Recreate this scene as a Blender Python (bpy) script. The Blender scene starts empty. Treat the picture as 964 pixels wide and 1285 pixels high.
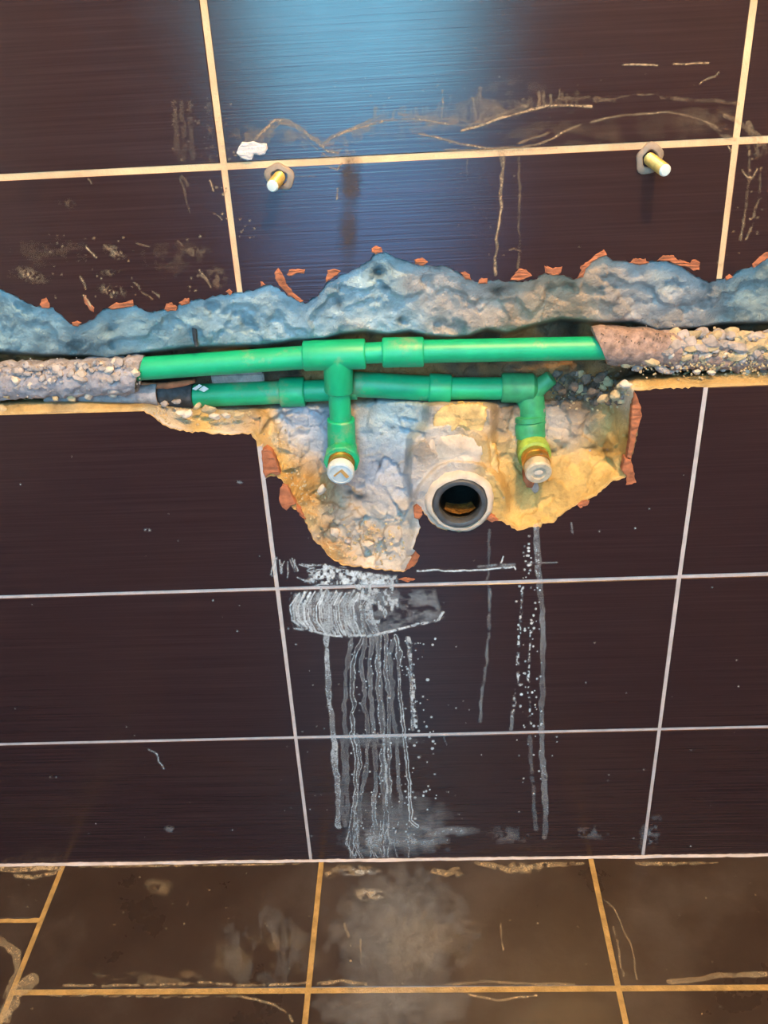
import bpy, bmesh, math, random
import numpy as np
from mathutils import Vector, Matrix
from mathutils.geometry import tessellate_polygon
random.seed(7); rng = np.random.default_rng(7)
S = bpy.context.scene
COL = S.collection
R = math.radians
# ------------------------------------------------------------------ camera
F_PX = 1133.9; PITCH = .50891; YAW = .050562; ROLL = .054736
CAM = np.array([.14956, -.75482, .90787])
def rot(ax, a):
    c, s = math.cos(a), math.sin(a)
    return {'x': np.array([[1,0,0],[0,c,-s],[0,s,c]]), 'y': np.array([[c,0,s],[0,1,0],[-s,0,c]]),
            'z': np.array([[c,-s,0],[s,c,0],[0,0,1]])}[ax]
M = rot('z', YAW) @ rot('x', -PITCH) @ rot('y', ROLL)      # columns: right, forward, up
cd = bpy.data.cameras.new('camera'); cam = bpy.data.objects.new('camera', cd); COL.objects.link(cam)
cd.sensor_fit = 'HORIZONTAL'; cd.sensor_width = 36; cd.lens = 36*F_PX/964; cd.clip_start = .01
mw = Matrix.Identity(4)
for i in range(3):
    mw[i][0] = M[i,0]; mw[i][1] = M[i,2]; mw[i][2] = -M[i,1]; mw[i][3] = CAM[i]
cam.matrix_world = mw; S.camera = cam
# ------------------------------------------------------------------ look
S.view_settings.view_transform = 'Standard'; S.view_settings.look = 'None'
S.view_settings.gamma = 1; S.view_settings.use_curve_mapping = False
S.view_settings.exposure = 1.0
W = bpy.data.worlds.new('world'); S.world = W; W.use_nodes = True
W.node_tree.nodes['Background'].inputs[0].default_value = (.5,.7,1,1)
W.node_tree.nodes['Background'].inputs[1].default_value = .6
LAMP_POWER = 74; LAMP_POS = (.50, -.95, 2.3)
LAMP_COL = (1, .60, .22)
GLASS_HI = ((.17,.56,.80), 11.0); GLASS_LO = ((.15,.38,.78), 5.0)
CEIL_COL = (.7,.62,.5)
ROOM = dict(x0=-.8, x1=1.2, y1=-1.75, z1=2.4)
# ------------------------------------------------------------------ pixel <-> place
def at(px, py, d=0.):                 # the point of the plane Y = d that stands there
    v = M @ np.array([(px-482)/F_PX, 1., (642.5-py)/F_PX])
    t = (d-CAM[1])/v[1]; p = CAM+t*v
    return float(p[0]), float(p[2])
def P3(px, py, d=0.):
    x, z = at(px, py, d); return Vector((x, d, z))
def flr(px, py, z=0.):
    v = M @ np.array([(px-482)/F_PX, 1., (642.5-py)/F_PX]); t = (z-CAM[2])/v[2]; p = CAM+t*v
    return float(p[0]), float(p[1])
def proj(x, y, z):
    a = x-CAM[0]; b = y-CAM[1]; c = z-CAM[2]
    r = M[0,0]*a+M[1,0]*b+M[2,0]*c; f = M[0,1]*a+M[1,1]*b+M[2,1]*c; u = M[0,2]*a+M[1,2]*b+M[2,2]*c
    return 482+F_PX*r/f, 642.5-F_PX*u/f
# ------------------------------------------------------------------ noise
def vnoise(x, y, seed=0):
    g = np.random.default_rng(seed).random((256,256))
    xi = np.floor(x).astype(int); yi = np.floor(y).astype(int); fx = x-xi; fy = y-yi
    fx = fx*fx*(3-2*fx); fy = fy*fy*(3-2*fy); w = lambda a,b: g[(yi+b)%256,(xi+a)%256]
    return (w(0,0)*(1-fx)+w(1,0)*fx)*(1-fy)+(w(0,1)*(1-fx)+w(1,1)*fx)*fy
def fbm(x, y, s, o=4, seed=0, g=.5):
    a = 1.; t = 0.; n = 0.
    for i in range(o):
        t = t+a*(vnoise(x/s+i*17.3, y/s+i*5.1, seed+i)-.5); n += a; a *= g; s *= .5
    return 2*t/n
def facets(x, y, s, seed=0):          # broken mortar: cells that are tilted planes; also the distance to the cell edge
    g = np.random.default_rng(seed).random((64,64,5)); X = x/s; Y = y/s
    xi = np.floor(X).astype(int); yi = np.floor(Y).astype(int)
    b1 = np.full(X.shape, 9.); b2 = np.full(X.shape, 9.); h = np.zeros(X.shape)
    for a in (-1,0,1):
        for b in (-1,0,1):
            c = g[(yi+b)%64, (xi+a)%64]; dx = X-(xi+a+c[...,0]); dy = Y-(yi+b+c[...,1])
            d = dx*dx+dy*dy; hh = (c[...,2]-.5)+(c[...,3]-.5)*dx*1.3+(c[...,4]-.5)*dy*1.3
            m = d < b1; b2 = np.where(m, b1, np.minimum(b2, d)); h = np.where(m, hh, h); b1 = np.where(m, d, b1)
    return h, np.sqrt(b2)-np.sqrt(b1)
def sm(a, b, x):
    t = np.clip((x-a)/(b-a), 0, 1); return t*t*(3-2*t)
def pdist(X, Y, pts):
    d = np.full(X.shape, 1e9)
    for (x0,y0),(x1,y1) in zip(pts[:-1], pts[1:]):
        L = (x1-x0)**2+(y1-y0)**2+1e-9; t = np.clip(((X-x0)*(x1-x0)+(Y-y0)*(y1-y0))/L, 0, 1)
        d = np.minimum(d, (X-x0-t*(x1-x0))**2+(Y-y0-t*(y1-y0))**2)
    return np.sqrt(d)
def inside(X, Y, poly):
    c = np.zeros(X.shape, bool); n = len(poly)
    for i in range(n):
        x0,y0 = poly[i]; x1,y1 = poly[(i+1)%n]
        if y0 == y1: continue
        c ^= ((y0 > Y) != (y1 > Y)) & (X < (x1-x0)*(Y-y0)/(y1-y0)+x0)
    return c
# ------------------------------------------------------------------ objects
def new(name, me, parent=None, mats=(), label=None, cat=None, group=None, kind=None):
    o = bpy.data.objects.new(name, me); COL.objects.link(o)
    for m in mats:
        if m.name not in [k.name for k in me.materials if k]: me.materials.append(m)
    if parent: o.parent = parent
    for k, v in (('label',label),('category',cat),('group',group),('kind',kind)):
        if v: o[k] = v
    return o
def mesh(name, v, f, smooth=False, fm=None):
    me = bpy.data.meshes.new(name); me.from_pydata([tuple(p) for p in v], [], f)
    if smooth: me.polygons.foreach_set('use_smooth', [True]*len(me.polygons))
    if fm is not None: me.polygons.foreach_set('material_index', fm)
    me.update(); return me
def bm_mesh(name, bm, smooth=True, ang=None):
    bmesh.ops.recalc_face_normals(bm, faces=bm.faces)
    me = bpy.data.meshes.new(name); bm.to_mesh(me); bm.free()
    if smooth:
        me.polygons.foreach_set('use_smooth', [True]*len(me.polygons))
        me.set_sharp_from_angle(angle=ang or R(38))
    return me
def empty(name, loc, label, cat, group=None):
    o = bpy.data.objects.new(name, None); COL.objects.link(o); o.location = loc; o.empty_display_size = .02
    o['label'] = label; o['category'] = cat
    if group: o['group'] = group
    return o
def under(o, root):                   # parent, keeping world-space mesh coordinates where they are
    o.parent = root; o.matrix_parent_inverse = Matrix.Translation(root.location).inverted(); return o
def axes(d):
    d = d.normalized(); u = Vector((0,0,1)) if abs(d.z) < .9 else Vector((1,0,0))
    a = d.cross(u).normalized(); return a, a.cross(d).normalized()
def lathe(bm, p, d, prof, n=40, warp=None):       # prof: (distance along d, radius)
    d = Vector(d).normalized(); a, b = axes(d); rings = []
    for s, r in prof:
        if r <= 1e-6: rings.append([bm.verts.new(p+d*s)]); continue
        ring = []
        for i in range(n):
            t = 2*math.pi*i/n; q = (a*math.cos(t)+b*math.sin(t))
            rr = r*(warp(s, t) if warp else 1); ring.append(bm.verts.new(p+d*s+q*rr))
        rings.append(ring)
    for A, B in zip(rings[:-1], rings[1:]):
        if len(A) == 1 and len(B) == 1: continue
        for i in range(n):
            j = (i+1) % n
            if len(A) == 1: bm.faces.new((A[0],B[j],B[i]))
            elif len(B) == 1: bm.faces.new((A[i],A[j],B[0]))
            else: bm.faces.new((A[i],A[j],B[j],B[i]))
def sweep(bm, pts, rad, n=32):        # tube through points, closed ends
    pts = [Vector(p) for p in pts]; rings = []; a = None
    if not isinstance(rad, (list,tuple)): rad = [rad]*len(pts)
    for i, p in enumerate(pts):
        d = (pts[min(i+1,len(pts)-1)]-pts[max(i-1,0)]).normalized()
        if a is None: a, b = axes(d)
        else: a = (a-d*a.dot(d)).normalized(); b = a.cross(d).normalized()
        rings.append([bm.verts.new(p+(a*math.cos(2*math.pi*k/n)+b*math.sin(2*math.pi*k/n))*rad[i]) for k in range(n)])
    for A, B in zip(rings[:-1], rings[1:]):
        for k in range(n): bm.faces.new((A[k],A[(k+1)%n],B[(k+1)%n],B[k]))
    bm.faces.new(rings[0]); bm.faces.new(rings[-1])
def box(bm, x0,x1,y0,y1,z0,z1):
    bmesh.ops.create_cube(bm, size=1, matrix=Matrix.Translation(((x0+x1)/2,(y0+y1)/2,(z0+z1)/2)) @ Matrix.Diagonal((x1-x0,y1-y0,z1-z0,1)))
def rough_line(pts, amp=1.2, step=4, seed=0):     # jagged version of a pixel outline
    r = random.Random(seed); out = []
    for (x0,y0),(x1,y1) in zip(pts[:-1], pts[1:]):
        L = math.hypot(x1-x0, y1-y0); n = max(1, int(L/step)); nx, ny = -(y1-y0)/(L+1e-6), (x1-x0)/(L+1e-6)
        for i in range(n):
            t = i/n; a = 0 if i == 0 else r.uniform(-amp, amp); out.append((x0+(x1-x0)*t+nx*a, y0+(y1-y0)*t+ny*a))
    out.append(pts[-1]); return out
# ------------------------------------------------------------------ materials
class NT:
    def __init__(s, name):
        s.m = bpy.data.materials.new(name); s.m.use_nodes = True; s.t = s.m.node_tree; s.b = s.t.nodes['Principled BSDF']
    def n(s, typ, **k):
        q = s.t.nodes.new(typ)
        for a, v in k.items():
            if a.startswith('i_'):
                q.inputs[a[2:].replace('_',' ')].default_value = v
            else: setattr(q, a, v)
        return q
    def l(s, a, b): s.t.links.new(a, b)
    def set(s, **k):
        for a, v in k.items(): s.b.inputs[a.replace('_',' ')].default_value = v
    def pos(s, scale=(1,1,1)):
        g = s.n('ShaderNodeTexCoord'); mp = s.n('ShaderNodeMapping'); mp.inputs['Scale'].default_value = scale
        g2 = s.n('ShaderNodeNewGeometry'); s.l(g2.outputs['Position'], mp.inputs[0]); s.t.nodes.remove(g); return mp.outputs[0]
    def noise(s, vec, scale, detail=4, rough=.55):
        q = s.n('ShaderNodeTexNoise'); q.inputs['Scale'].default_value = scale; q.inputs['Detail'].default_value = detail
        q.inputs['Roughness'].default_value = rough; s.l(vec, q.inputs['Vector']); return q.outputs['Fac']
    def ramp(s, fac, stops):
        q = s.n('ShaderNodeValToRGB'); e = q.color_ramp.elements
        while len(e) < len(stops): e.new(.5)
        for k, (p, c) in zip(e, stops): k.position = p; k.color = (*c, 1) if len(c) == 3 else c
        s.l(fac, q.inputs[0]); return q.outputs[0]
    def mix(s, fac, a, b, mode='MIX'):
        q = s.n('ShaderNodeMix', data_type='RGBA', blend_type=mode)
        if isinstance(fac, (int,float)): q.inputs[0].default_value = fac
        else: s.l(fac, q.inputs[0])
        for sock, v in ((q.inputs[6], a), (q.inputs[7], b)):
            if isinstance(v, tuple): sock.default_value = (*v, 1)
            else: s.l(v, sock)
        return q.outputs[2]
    def math(s, op, a, b=None):
        q = s.n('ShaderNodeMath', operation=op)
        for i, v in enumerate((a, b)):
            if v is None: continue
            if isinstance(v, (int,float)): q.inputs[i].default_value = v
            else: s.l(v, q.inputs[i])
        return q.outputs[0]
    def bump(s, h, dist, strength=1., nrm=None):
        q = s.n('ShaderNodeBump'); q.inputs['Distance'].default_value = dist; q.inputs['Strength'].default_value = strength
        s.l(h, q.inputs['Height'])
        if nrm: s.l(nrm, q.inputs['Normal'])
        return q.outputs[0]
    def base(s, c): s.l(c, s.b.inputs['Base Color'])
    def rough(s, c): s.l(c, s.b.inputs['Roughness'])
    def nrm(s, c): s.l(c, s.b.inputs['Normal'])
def tile_mat():
    t = NT('glazed_wall_tile'); a = t.noise(t.pos((3,1,330)), 1.6, 5, .6); b = t.noise(t.pos((9,1,60)), 1.2, 3)
    c = t.ramp(a, [(.3,(.024,.013,.0165)),(.52,(.031,.0175,.0215)),(.72,(.040,.024,.028))])
    c = t.mix(t.math('MULTIPLY', b, .5), c, (.020,.010,.012)); t.base(c)
    d = t.noise(t.pos((1,1,1)), 14, 6, .65)
    t.rough(t.math('ADD', t.math('MULTIPLY', d, .14), .09))
    t.nrm(t.bump(a, .00028, .5)); t.set(Specular_IOR_Level=.5); return t.m
def floor_mat():
    t = NT('dusty_floor_tile'); a = t.noise(t.pos((1,1,1)), 7, 7, .62); b = t.noise(t.pos((2,14,1)), 3, 5); f = t.noise(t.pos(), 90, 4)
    c = t.ramp(a, [(.3,(.024,.015,.013)),(.5,(.040,.027,.023)),(.68,(.070,.055,.049))])
    c = t.mix(t.math('MULTIPLY', b, .5), c, (.03,.019,.015)); t.base(c)
    t.rough(t.math('ADD', t.math('MULTIPLY', a, .34), .14)); t.nrm(t.bump(f, .0004, .5)); return t.m
def plain(name, col, rough=.7, var=.25, scale=60, bump=0, bscale=300, metal=0, **k):
    t = NT(name); a = t.noise(t.pos(), scale, 5, .6)
    lo = tuple(x*(1-var) for x in col); hi = tuple(min(1, x*(1+var)) for x in col)
    t.base(t.ramp(a, [(.32,lo),(.68,hi)])); t.set(Roughness=rough, Metallic=metal, **k)
    if bump: t.nrm(t.bump(t.noise(t.pos(), bscale, 6, .65), bump))
    return t.m
def attr_mat(name, bump=.0012):
    t = NT(name); at_ = t.n('ShaderNodeAttribute', attribute_name='tone'); a = t.noise(t.pos(), 55, 7, .65); b = t.noise(t.pos(), 420, 5, .7)
    c = t.mix(t.math('MULTIPLY', t.ramp(a, [(.35,(0,0,0)),(.7,(1,1,1))]), .5), at_.outputs['Color'], t.mix(1., at_.outputs['Color'], (.62,.60,.58), 'MULTIPLY'))
    c = t.mix(t.math('MULTIPLY', t.ramp(b, [(.5,(0,0,0)),(.75,(1,1,1))]), .4), c, t.mix(1., c, (1.35,1.33,1.3), 'MULTIPLY'))
    t.base(c); t.set(Roughness=.9, Specular_IOR_Level=.25)
    n1 = t.bump(a, .004, .8); n2 = t.bump(t.noise(t.pos(), 170, 5, .7), .0028, .8, n1); t.nrm(t.bump(b, bump*1.3, 1., n2)); return t.m
def film_mat(name, col, rough=.75, off=-1.0):
    t = NT(name); at_ = t.n('ShaderNodeAttribute', attribute_name='cover'); a = t.noise(t.pos(), 500, 5, .7); b = t.noise(t.pos(), 90, 5, .6)
    k = t.math('ADD', t.math('MULTIPLY', a, 2.0), t.math('MULTIPLY', b, 1.6))
    al = t.math('MULTIPLY', at_.outputs['Fac'], t.math('MAXIMUM', t.math('ADD', k, off), .08)); cl = t.n('ShaderNodeClamp'); t.l(al, cl.inputs[0])
    t.l(cl.outputs[0], t.b.inputs['Alpha']); t.base(t.mix(a, tuple(x*.8 for x in col), tuple(min(1,x*1.15) for x in col))); t.set(Roughness=rough); return t.m
M_TILE = tile_mat(); M_FLOOR = floor_mat()
M_CLAY = plain('terracotta_body', (.36,.125,.06), .9, .35, 90, .0008)
M_GROUTY = plain('warm_lit_grout', (.66,.46,.27), .85, .28, 14, .0006, 500)  # upper joints: warm lamp light put into the grout colour
M_GROUT = plain('wall_grout', (.50,.45,.455), .85, .18, 40, .0006, 500)
M_FGROUT = plain('floor_grout', (.40,.255,.09), .9, .28, 60, .0012, 400)
M_PLASTER = attr_mat('broken_plaster')
M_EDGE = plain('mortar_coated_edge', (.50,.36,.18), .9, .3, 90, .0008)
M_CORE = plain('wall_core', (.20,.14,.11), .95, .3, 30, .002)
M_GREEN = plain('green_plastic', (.006,.38,.18), .42, .12, 35, .00008, 250)
def dusty(m):                         # dried mortar dust in patches on the plastic
    t = m.node_tree; b = t.nodes['Principled BSDF']; src = b.inputs['Base Color'].links[0].from_socket
    g = t.nodes.new('ShaderNodeNewGeometry'); n = t.nodes.new('ShaderNodeTexNoise'); n.inputs['Scale'].default_value = 26; n.inputs['Detail'].default_value = 8; n.inputs['Roughness'].default_value = .7
    t.links.new(g.outputs['Position'], n.inputs['Vector']); r_ = t.nodes.new('ShaderNodeValToRGB'); r_.color_ramp.elements[0].position = .56; r_.color_ramp.elements[1].position = .74; r_.color_ramp.elements[1].color = (.75,.75,.75,1)
    x = t.nodes.new('ShaderNodeMix'); x.data_type = 'RGBA'; t.links.new(n.outputs['Fac'], r_.inputs[0]); t.links.new(r_.outputs[0], x.inputs[0]); t.links.new(src, x.inputs[6]); x.inputs[7].default_value = (.34,.30,.16,1); t.links.new(x.outputs[2], b.inputs['Base Color'])
dusty(M_GREEN)
M_DUSTGREEN = plain('dusty_green_plastic', (.03,.29,.13), .5, .3, 60, .00015, 250)
M_BRASS = plain('brass', (.70,.42,.12), .33, .25, 80, .0001, 300, metal=.9)
M_BRASSY = plain('yellow_lit_green_plastic', (.24,.36,.06), .55, .55, 60, .0004, 200)  # yellow lamp light on the right elbow put into its green
M_CAP = plain('pale_plug', (.55,.62,.66), .35, .2, 90, .0002, 300)
M_CAPMARK = plain('ochre_plug_mark', (.45,.26,.08), .5, .2)
M_CLEARCAP = plain('cloudy_plug', (.50,.43,.33), .3, .3, 120, .0002, 300)
M_RUBBER = plain('grey_rubber', (.06,.065,.075), .45, .3, 100, .0002, 300)
M_INNER = plain('drain_inside', (.006,.004,.003), .35, .4, 100, .0006, 200)
M_SLUDGE = plain('wet_sludge', (.17,.08,.018), .2, .6, 130, .002, 260)
M_MORTAR = plain('mortar_lumps_grey', (.36,.32,.31), .92, .3, 100, .0012, 350)
M_MORTAR2 = plain('mortar_lumps_sand', (.46,.36,.22), .92, .25, 100, .0012, 350)
M_MORTAR3 = plain('mortar_lumps_dark', (.12,.095,.08), .92, .35, 100, .0012, 350)
M_PALE = plain('pale_mortar', (.58,.49,.41), .9, .22, 45, .0012, 260)
M_FOAM = plain('grimy_foam', (.30,.21,.18), .95, .4, 160, .002, 260)
M_FOAMG = plain('grey_foam', (.33,.31,.34), .95, .3, 120, .002, 260)
M_BLACKFOAM = plain('black_foam', (.035,.04,.05), .7, .4, 200, .001, 300)
M_STUD = plain('yellow_zinc_stud', (.62,.48,.16), .35, .2, 120, .0002, 300, metal=.6)
M_TIP = plain('pale_stud_tip', (.62,.70,.68), .35, .15)
M_DOWEL = plain('grey_plastic_dowel', (.25,.20,.16), .6, .25, 100, .0003)
M_WHITE = plain('white_plaster', (.60,.56,.55), .85, .08, 60, .001, 300)
M_WALL = plain('painted_plaster_wall', (.42,.33,.25), .9, .08, 10)
M_CEIL = plain('painted_ceiling', CEIL_COL, .9, .05, 10)
M_FRAME = plain('white_window_frame', (.7,.7,.7), .4, .05)
M_FILMW = film_mat('pale_wash_and_glow', (.66,.72,.78), off=-.85)
M_FILMT = film_mat('dried_tan_wash', (.40,.28,.17))
M_FILMB = film_mat('brown_wash', (.075,.045,.035), .8)
M_FILMF = film_mat('floor_splashes', (.55,.42,.26))
def emit(name, col, k):
    t = NT(name); e = t.n('ShaderNodeEmission'); e.inputs[0].default_value = (*col,1); e.inputs[1].default_value = k
    t.l(e.outputs[0], t.t.nodes['Material Output'].inputs[0]); return t.m
# ------------------------------------------------------------------ room shell
r = ROOM
def slab(name, x0,x1,y0,y1,z0,z1, m, kind='structure'):
    bm = bmesh.new(); box(bm, x0,x1,y0,y1,z0,z1); return new(name, bm_mesh(name, bm, False), None, [m], kind=kind)
slab('wall_left', r['x0']-.1, r['x0'], r['y1'], .15, 0, r['z1'], M_WALL)
slab('wall_right', r['x1'], r['x1']+.1, r['y1'], .15, 0, r['z1'], M_WALL)
slab('ceiling', r['x0']-.1, r['x1']+.1, r['y1']-.1, .15, r['z1'], r['z1']+.1, M_CEIL)
# front wall (behind the camera) with a tall glazed window
WX0, WX1, WZ0, WZM, WZ1 = -.27, .31, .22, .66, 2.2
bm = bmesh.new()
box(bm, r['x0']-.1, WX0, r['y1']-.1, r['y1'], 0, r['z1']); box(bm, WX1, r['x1']+.1, r['y1']-.1, r['y1'], 0, r['z1'])
box(bm, WX0, WX1, r['y1']-.1, r['y1'], 0, WZ0); box(bm, WX0, WX1, r['y1']-.1, r['y1'], WZ1, r['z1'])
new('wall_front', bm_mesh('wall_front', bm, False), None, [M_WALL], kind='structure')
bm = bmesh.new(); f = .035; y0, y1 = r['y1']-.07, r['y1']-.02
box(bm, WX0, WX0+f, y0, y1, WZ0, WZ1); box(bm, WX1-f, WX1, y0, y1, WZ0, WZ1)
box(bm, WX0+f, WX1-f, y0, y1, WZ0, WZ0+f); box(bm, WX0+f, WX1-f, y0, y1, WZ1-f, WZ1); box(bm, WX0+f, WX1-f, y0, y1, WZM-.02, WZM+.02)
win = new('window_1', bm_mesh('window_1', bm, False), None, [M_FRAME], kind='structure')
for (za, zb, g, nm) in ((WZ0+f, WZM-.02, GLASS_LO, 'lit_glass_low'), (WZM+.02, WZ1-f, GLASS_HI, 'lit_glass_high')):
    bm = bmesh.new(); box(bm, WX0+f, WX1-f, y0+.01, y0+.02, za, zb); new('pane', bm_mesh('pane', bm, False), win, [emit(nm, *g)])
# ceiling lamp
lt = empty('ceiling_lamp', (LAMP_POS[0], LAMP_POS[1], r['z1']), 'round warm bulb lamp fixed to the ceiling above the pipes', 'lamp')
bm = bmesh.new(); lathe(bm, Vector((LAMP_POS[0],LAMP_POS[1],r['z1'])), (0,0,-1), [(0,0),(0,.05),(.02,.05),(.03,.02),(.05,.02),(.05,0)], 24)
under(new('socket', bm_mesh('socket', bm), None, [M_FRAME]), lt)
bm = bmesh.new(); lathe(bm, Vector((LAMP_POS[0],LAMP_POS[1],r['z1']-.05)), (0,0,-1), [(0,0),(0,.014),(.02,.02),(.045,.032),(.07,.028),(.085,.012),(.088,0)], 20)
bulb = under(new('bulb', bm_mesh('bulb', bm), None, [emit('bulb_glow', LAMP_COL, 30)]), lt)
ld = bpy.data.lights.new('lamp_light', 'POINT'); ld.energy = LAMP_POWER; ld.color = LAMP_COL; ld.shadow_soft_size = .04
lo = bpy.data.objects.new('lamp_light', ld); COL.objects.link(lo); lo.location = (LAMP_POS[0], LAMP_POS[1], r['z1']-.16)
# ------------------------------------------------------------------ outlines read off the wall (pixels of the tile face)
TOP = [(-700,368),(-560,352),(-430,371),(-320,360),(-200,374),(-110,358),(-40,366),(0,363),(16,370),(35,381),(54,386),(67,386),(81,400),(93,408),(105,406),(119,398),(127,389),(146,386),(167,382),(189,392),(213,388),(232,378),(260,375),(267,371),(302,367),(321,363),(340,357),(351,363),(369,375),(383,381),(396,373),(413,353),(440,340),(464,327),(472,317),(483,316),(500,324),(519,331),(533,333),(562,335),(579,345),(600,354),(622,351),(649,354),(670,351),(684,343),(708,345),(720,351),(728,347),(732,334),(747,323),(758,316),(769,327),(793,329),(812,329),(833,327),(855,334),(871,345),(890,355),(904,350),(920,346),(931,338),(944,334),(952,326),(964,318),(1010,312),(1080,326),(1180,318),(1300,330),(1450,322)]
CH1 = [(-700,450),(-300,440),(0,441),(54,446),(113,447),(135,451),(162,446),(189,442),(237,436),(334,433),(369,427),(407,425),(429,419),(461,416),(485,420),(514,416),(535,421),(565,424),(589,421),(611,413),(635,418),(662,410),(704,400),(758,405),(793,403),(823,415),(855,413),(877,412),(904,407),(964,405),(1450,400)]
CH2 = [(-700,515),(0,502),(100,500),(200,506),(240,508),(300,512),(350,509),(420,507),(480,500),(560,504),(640,505),(690,503),(740,500),(768,492),(775,480),(800,472),(850,469),(964,460),(1450,440)]
# lower edge of the breakage, left to right, as the outline of the tiles below
LOW = [(-700,545),(0,521),(180,516),(188,520),(204,533),(218,538),(234,542),(260,543),(282,546),(315,544),(322,556),(326,575),(329,600),(347,597),(355,604),(362,622),(366,636),(380,645),(388,666),(396,680),(407,690),(414,699),(427,708),(449,711),(468,714),(487,716),(506,718),(522,708),(527,697),(518,689),(522,676),(528,662),(524,649),(531,641),(538,652),(549,662),(576,668),(597,663),(611,652),(630,654),(649,666),(668,661),(679,662),(681,657),(695,656),(700,649),(722,635),(749,622),(760,612),(770,603),(784,600),(795,589),(792,579),(797,560),(801,538),(803,525),(799,508),(796,490),(820,488),(882,486),(964,484),(1450,462)]
def yat(line, x): return np.interp(x, [p[0] for p in line], [p[1] for p in line])
# ------------------------------------------------------------------ tile joints (corner of joints in wall metres)
JX = {-2:-.80, 3:1.2}
J = {}                                # (column joint, row joint) -> (x,z)
pj = {(0,4):(281,209),(1,4):(924,177),(0,2):(348,739),(1,2):(853,724),(0,1):(371,926),(1,1):(828,915.5),(0,0):(390,1079),(1,0):(807,1075)}
for k, p in pj.items(): J[k] = at(*p)
J[(0,0)] = (J[(0,0)][0], 0.); J[(1,0)] = (J[(1,0)][0], 0.)
def lin(a, b, t): return tuple(a[i]+(b[i]-a[i])*t for i in range(2))
J[(0,3)] = (lin(J[(0,2)], J[(0,4)], .5)[0], at(319,508)[1]); J[(1,3)] = (at(886,488)[0], at(886,484)[1])
for k in range(5, 13):
    for c in (0,1): J[(c,k)] = (J[(c,4)][0]+(J[(c,4)][0]-J[(c,0)][0])*.25*(k-4), J[(c,4)][1]+.2*(k-4))
for k in range(13):
    w = J[(1,k)][0]-J[(0,k)][0]; s = (J[(1,k)][1]-J[(0,k)][1]); 
    J[(-1,k)] = (J[(0,k)][0]-w, J[(0,k)][1]-s); J[(-2,k)] = (-.8, J[(0,k)][1]-2*s); J[(2,k)] = (J[(1,k)][0]+w, J[(1,k)][1]+s); J[(3,k)] = (1.2, J[(1,k)][1]+1.2*s)
TH = .008
wall = bpy.data.objects.new('wall_back', None)
bm = bmesh.new(); box(bm, -.9, 1.3, .075, .15, 0, 2.4)
bpy.data.objects.remove(wall); wall = new('wall_back', bm_mesh('wall_back', bm, False), None, [M_CORE], kind='structure')
def tile_obj(poly, name='tile', par=None, bev=True, front=0., back=TH, m0=None, m1=None, **k):   # poly: wall (x,z) outline
    par = par or wall; m0 = m0 or M_TILE; m1 = m1 or M_CLAY
    a = sum(poly[i][0]*poly[(i+1)%len(poly)][1]-poly[(i+1)%len(poly)][0]*poly[i][1] for i in range(len(poly)))
    if a < 0: poly = poly[::-1]
    n = len(poly); v = []; fc = []; fm = []
    if bev and n == 4:
        c = np.mean(poly, 0); e = .0007
        v += [(x+(e if x < c[0] else -e), front, z+(e if z < c[1] else -e)) for x, z in poly]; v += [(x, front+e, z) for x, z in poly]
        fc.append(tuple(range(n))); fm.append(0)
        fc += [(i+n, (i+1)%n+n, (i+1)%n, i) for i in range(n)]; fm += [0]*n; o = n
    else:
        v += [(x, front, z) for x, z in poly]; o = 0
        for t in tessellate_polygon([[Vector((x,z,0)) for x, z in poly]]):
            q = [poly[i] for i in t]; s = (q[1][0]-q[0][0])*(q[2][1]-q[0][1])-(q[2][0]-q[0][0])*(q[1][1]-q[0][1])
            fc.append(t if s > 0 else t[::-1]); fm.append(0)
    b = len(v); v += [(x, back, z) for x, z in poly]
    fc += [(i+o, b+i, b+(i+1)%n, (i+1)%n+o) for i in range(n)]; fm += [1]*n
    me = mesh(name, v, fc, False, fm); me.materials.append(m0); me.materials.append(m1)
    return new(name, me, par, [], **k)
def gw(c, k): return .0052 if k >= 4 else (.0042 if k >= 2 else .0036)       # joint widths
def corner(c, k, sx, sz):
    x, z = J[(c,k)]; g = gw(c,k)/2; return (x+sx*g, z+sz*g if k > 0 else z+.0015)
def outl(px): return [at(*p) for p in px]
cut_top = rough_line(TOP, 1.6, 3.5, 1); cut_low = rough_line(LOW, 1.3, 3.5, 2)
TC = {}
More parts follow.
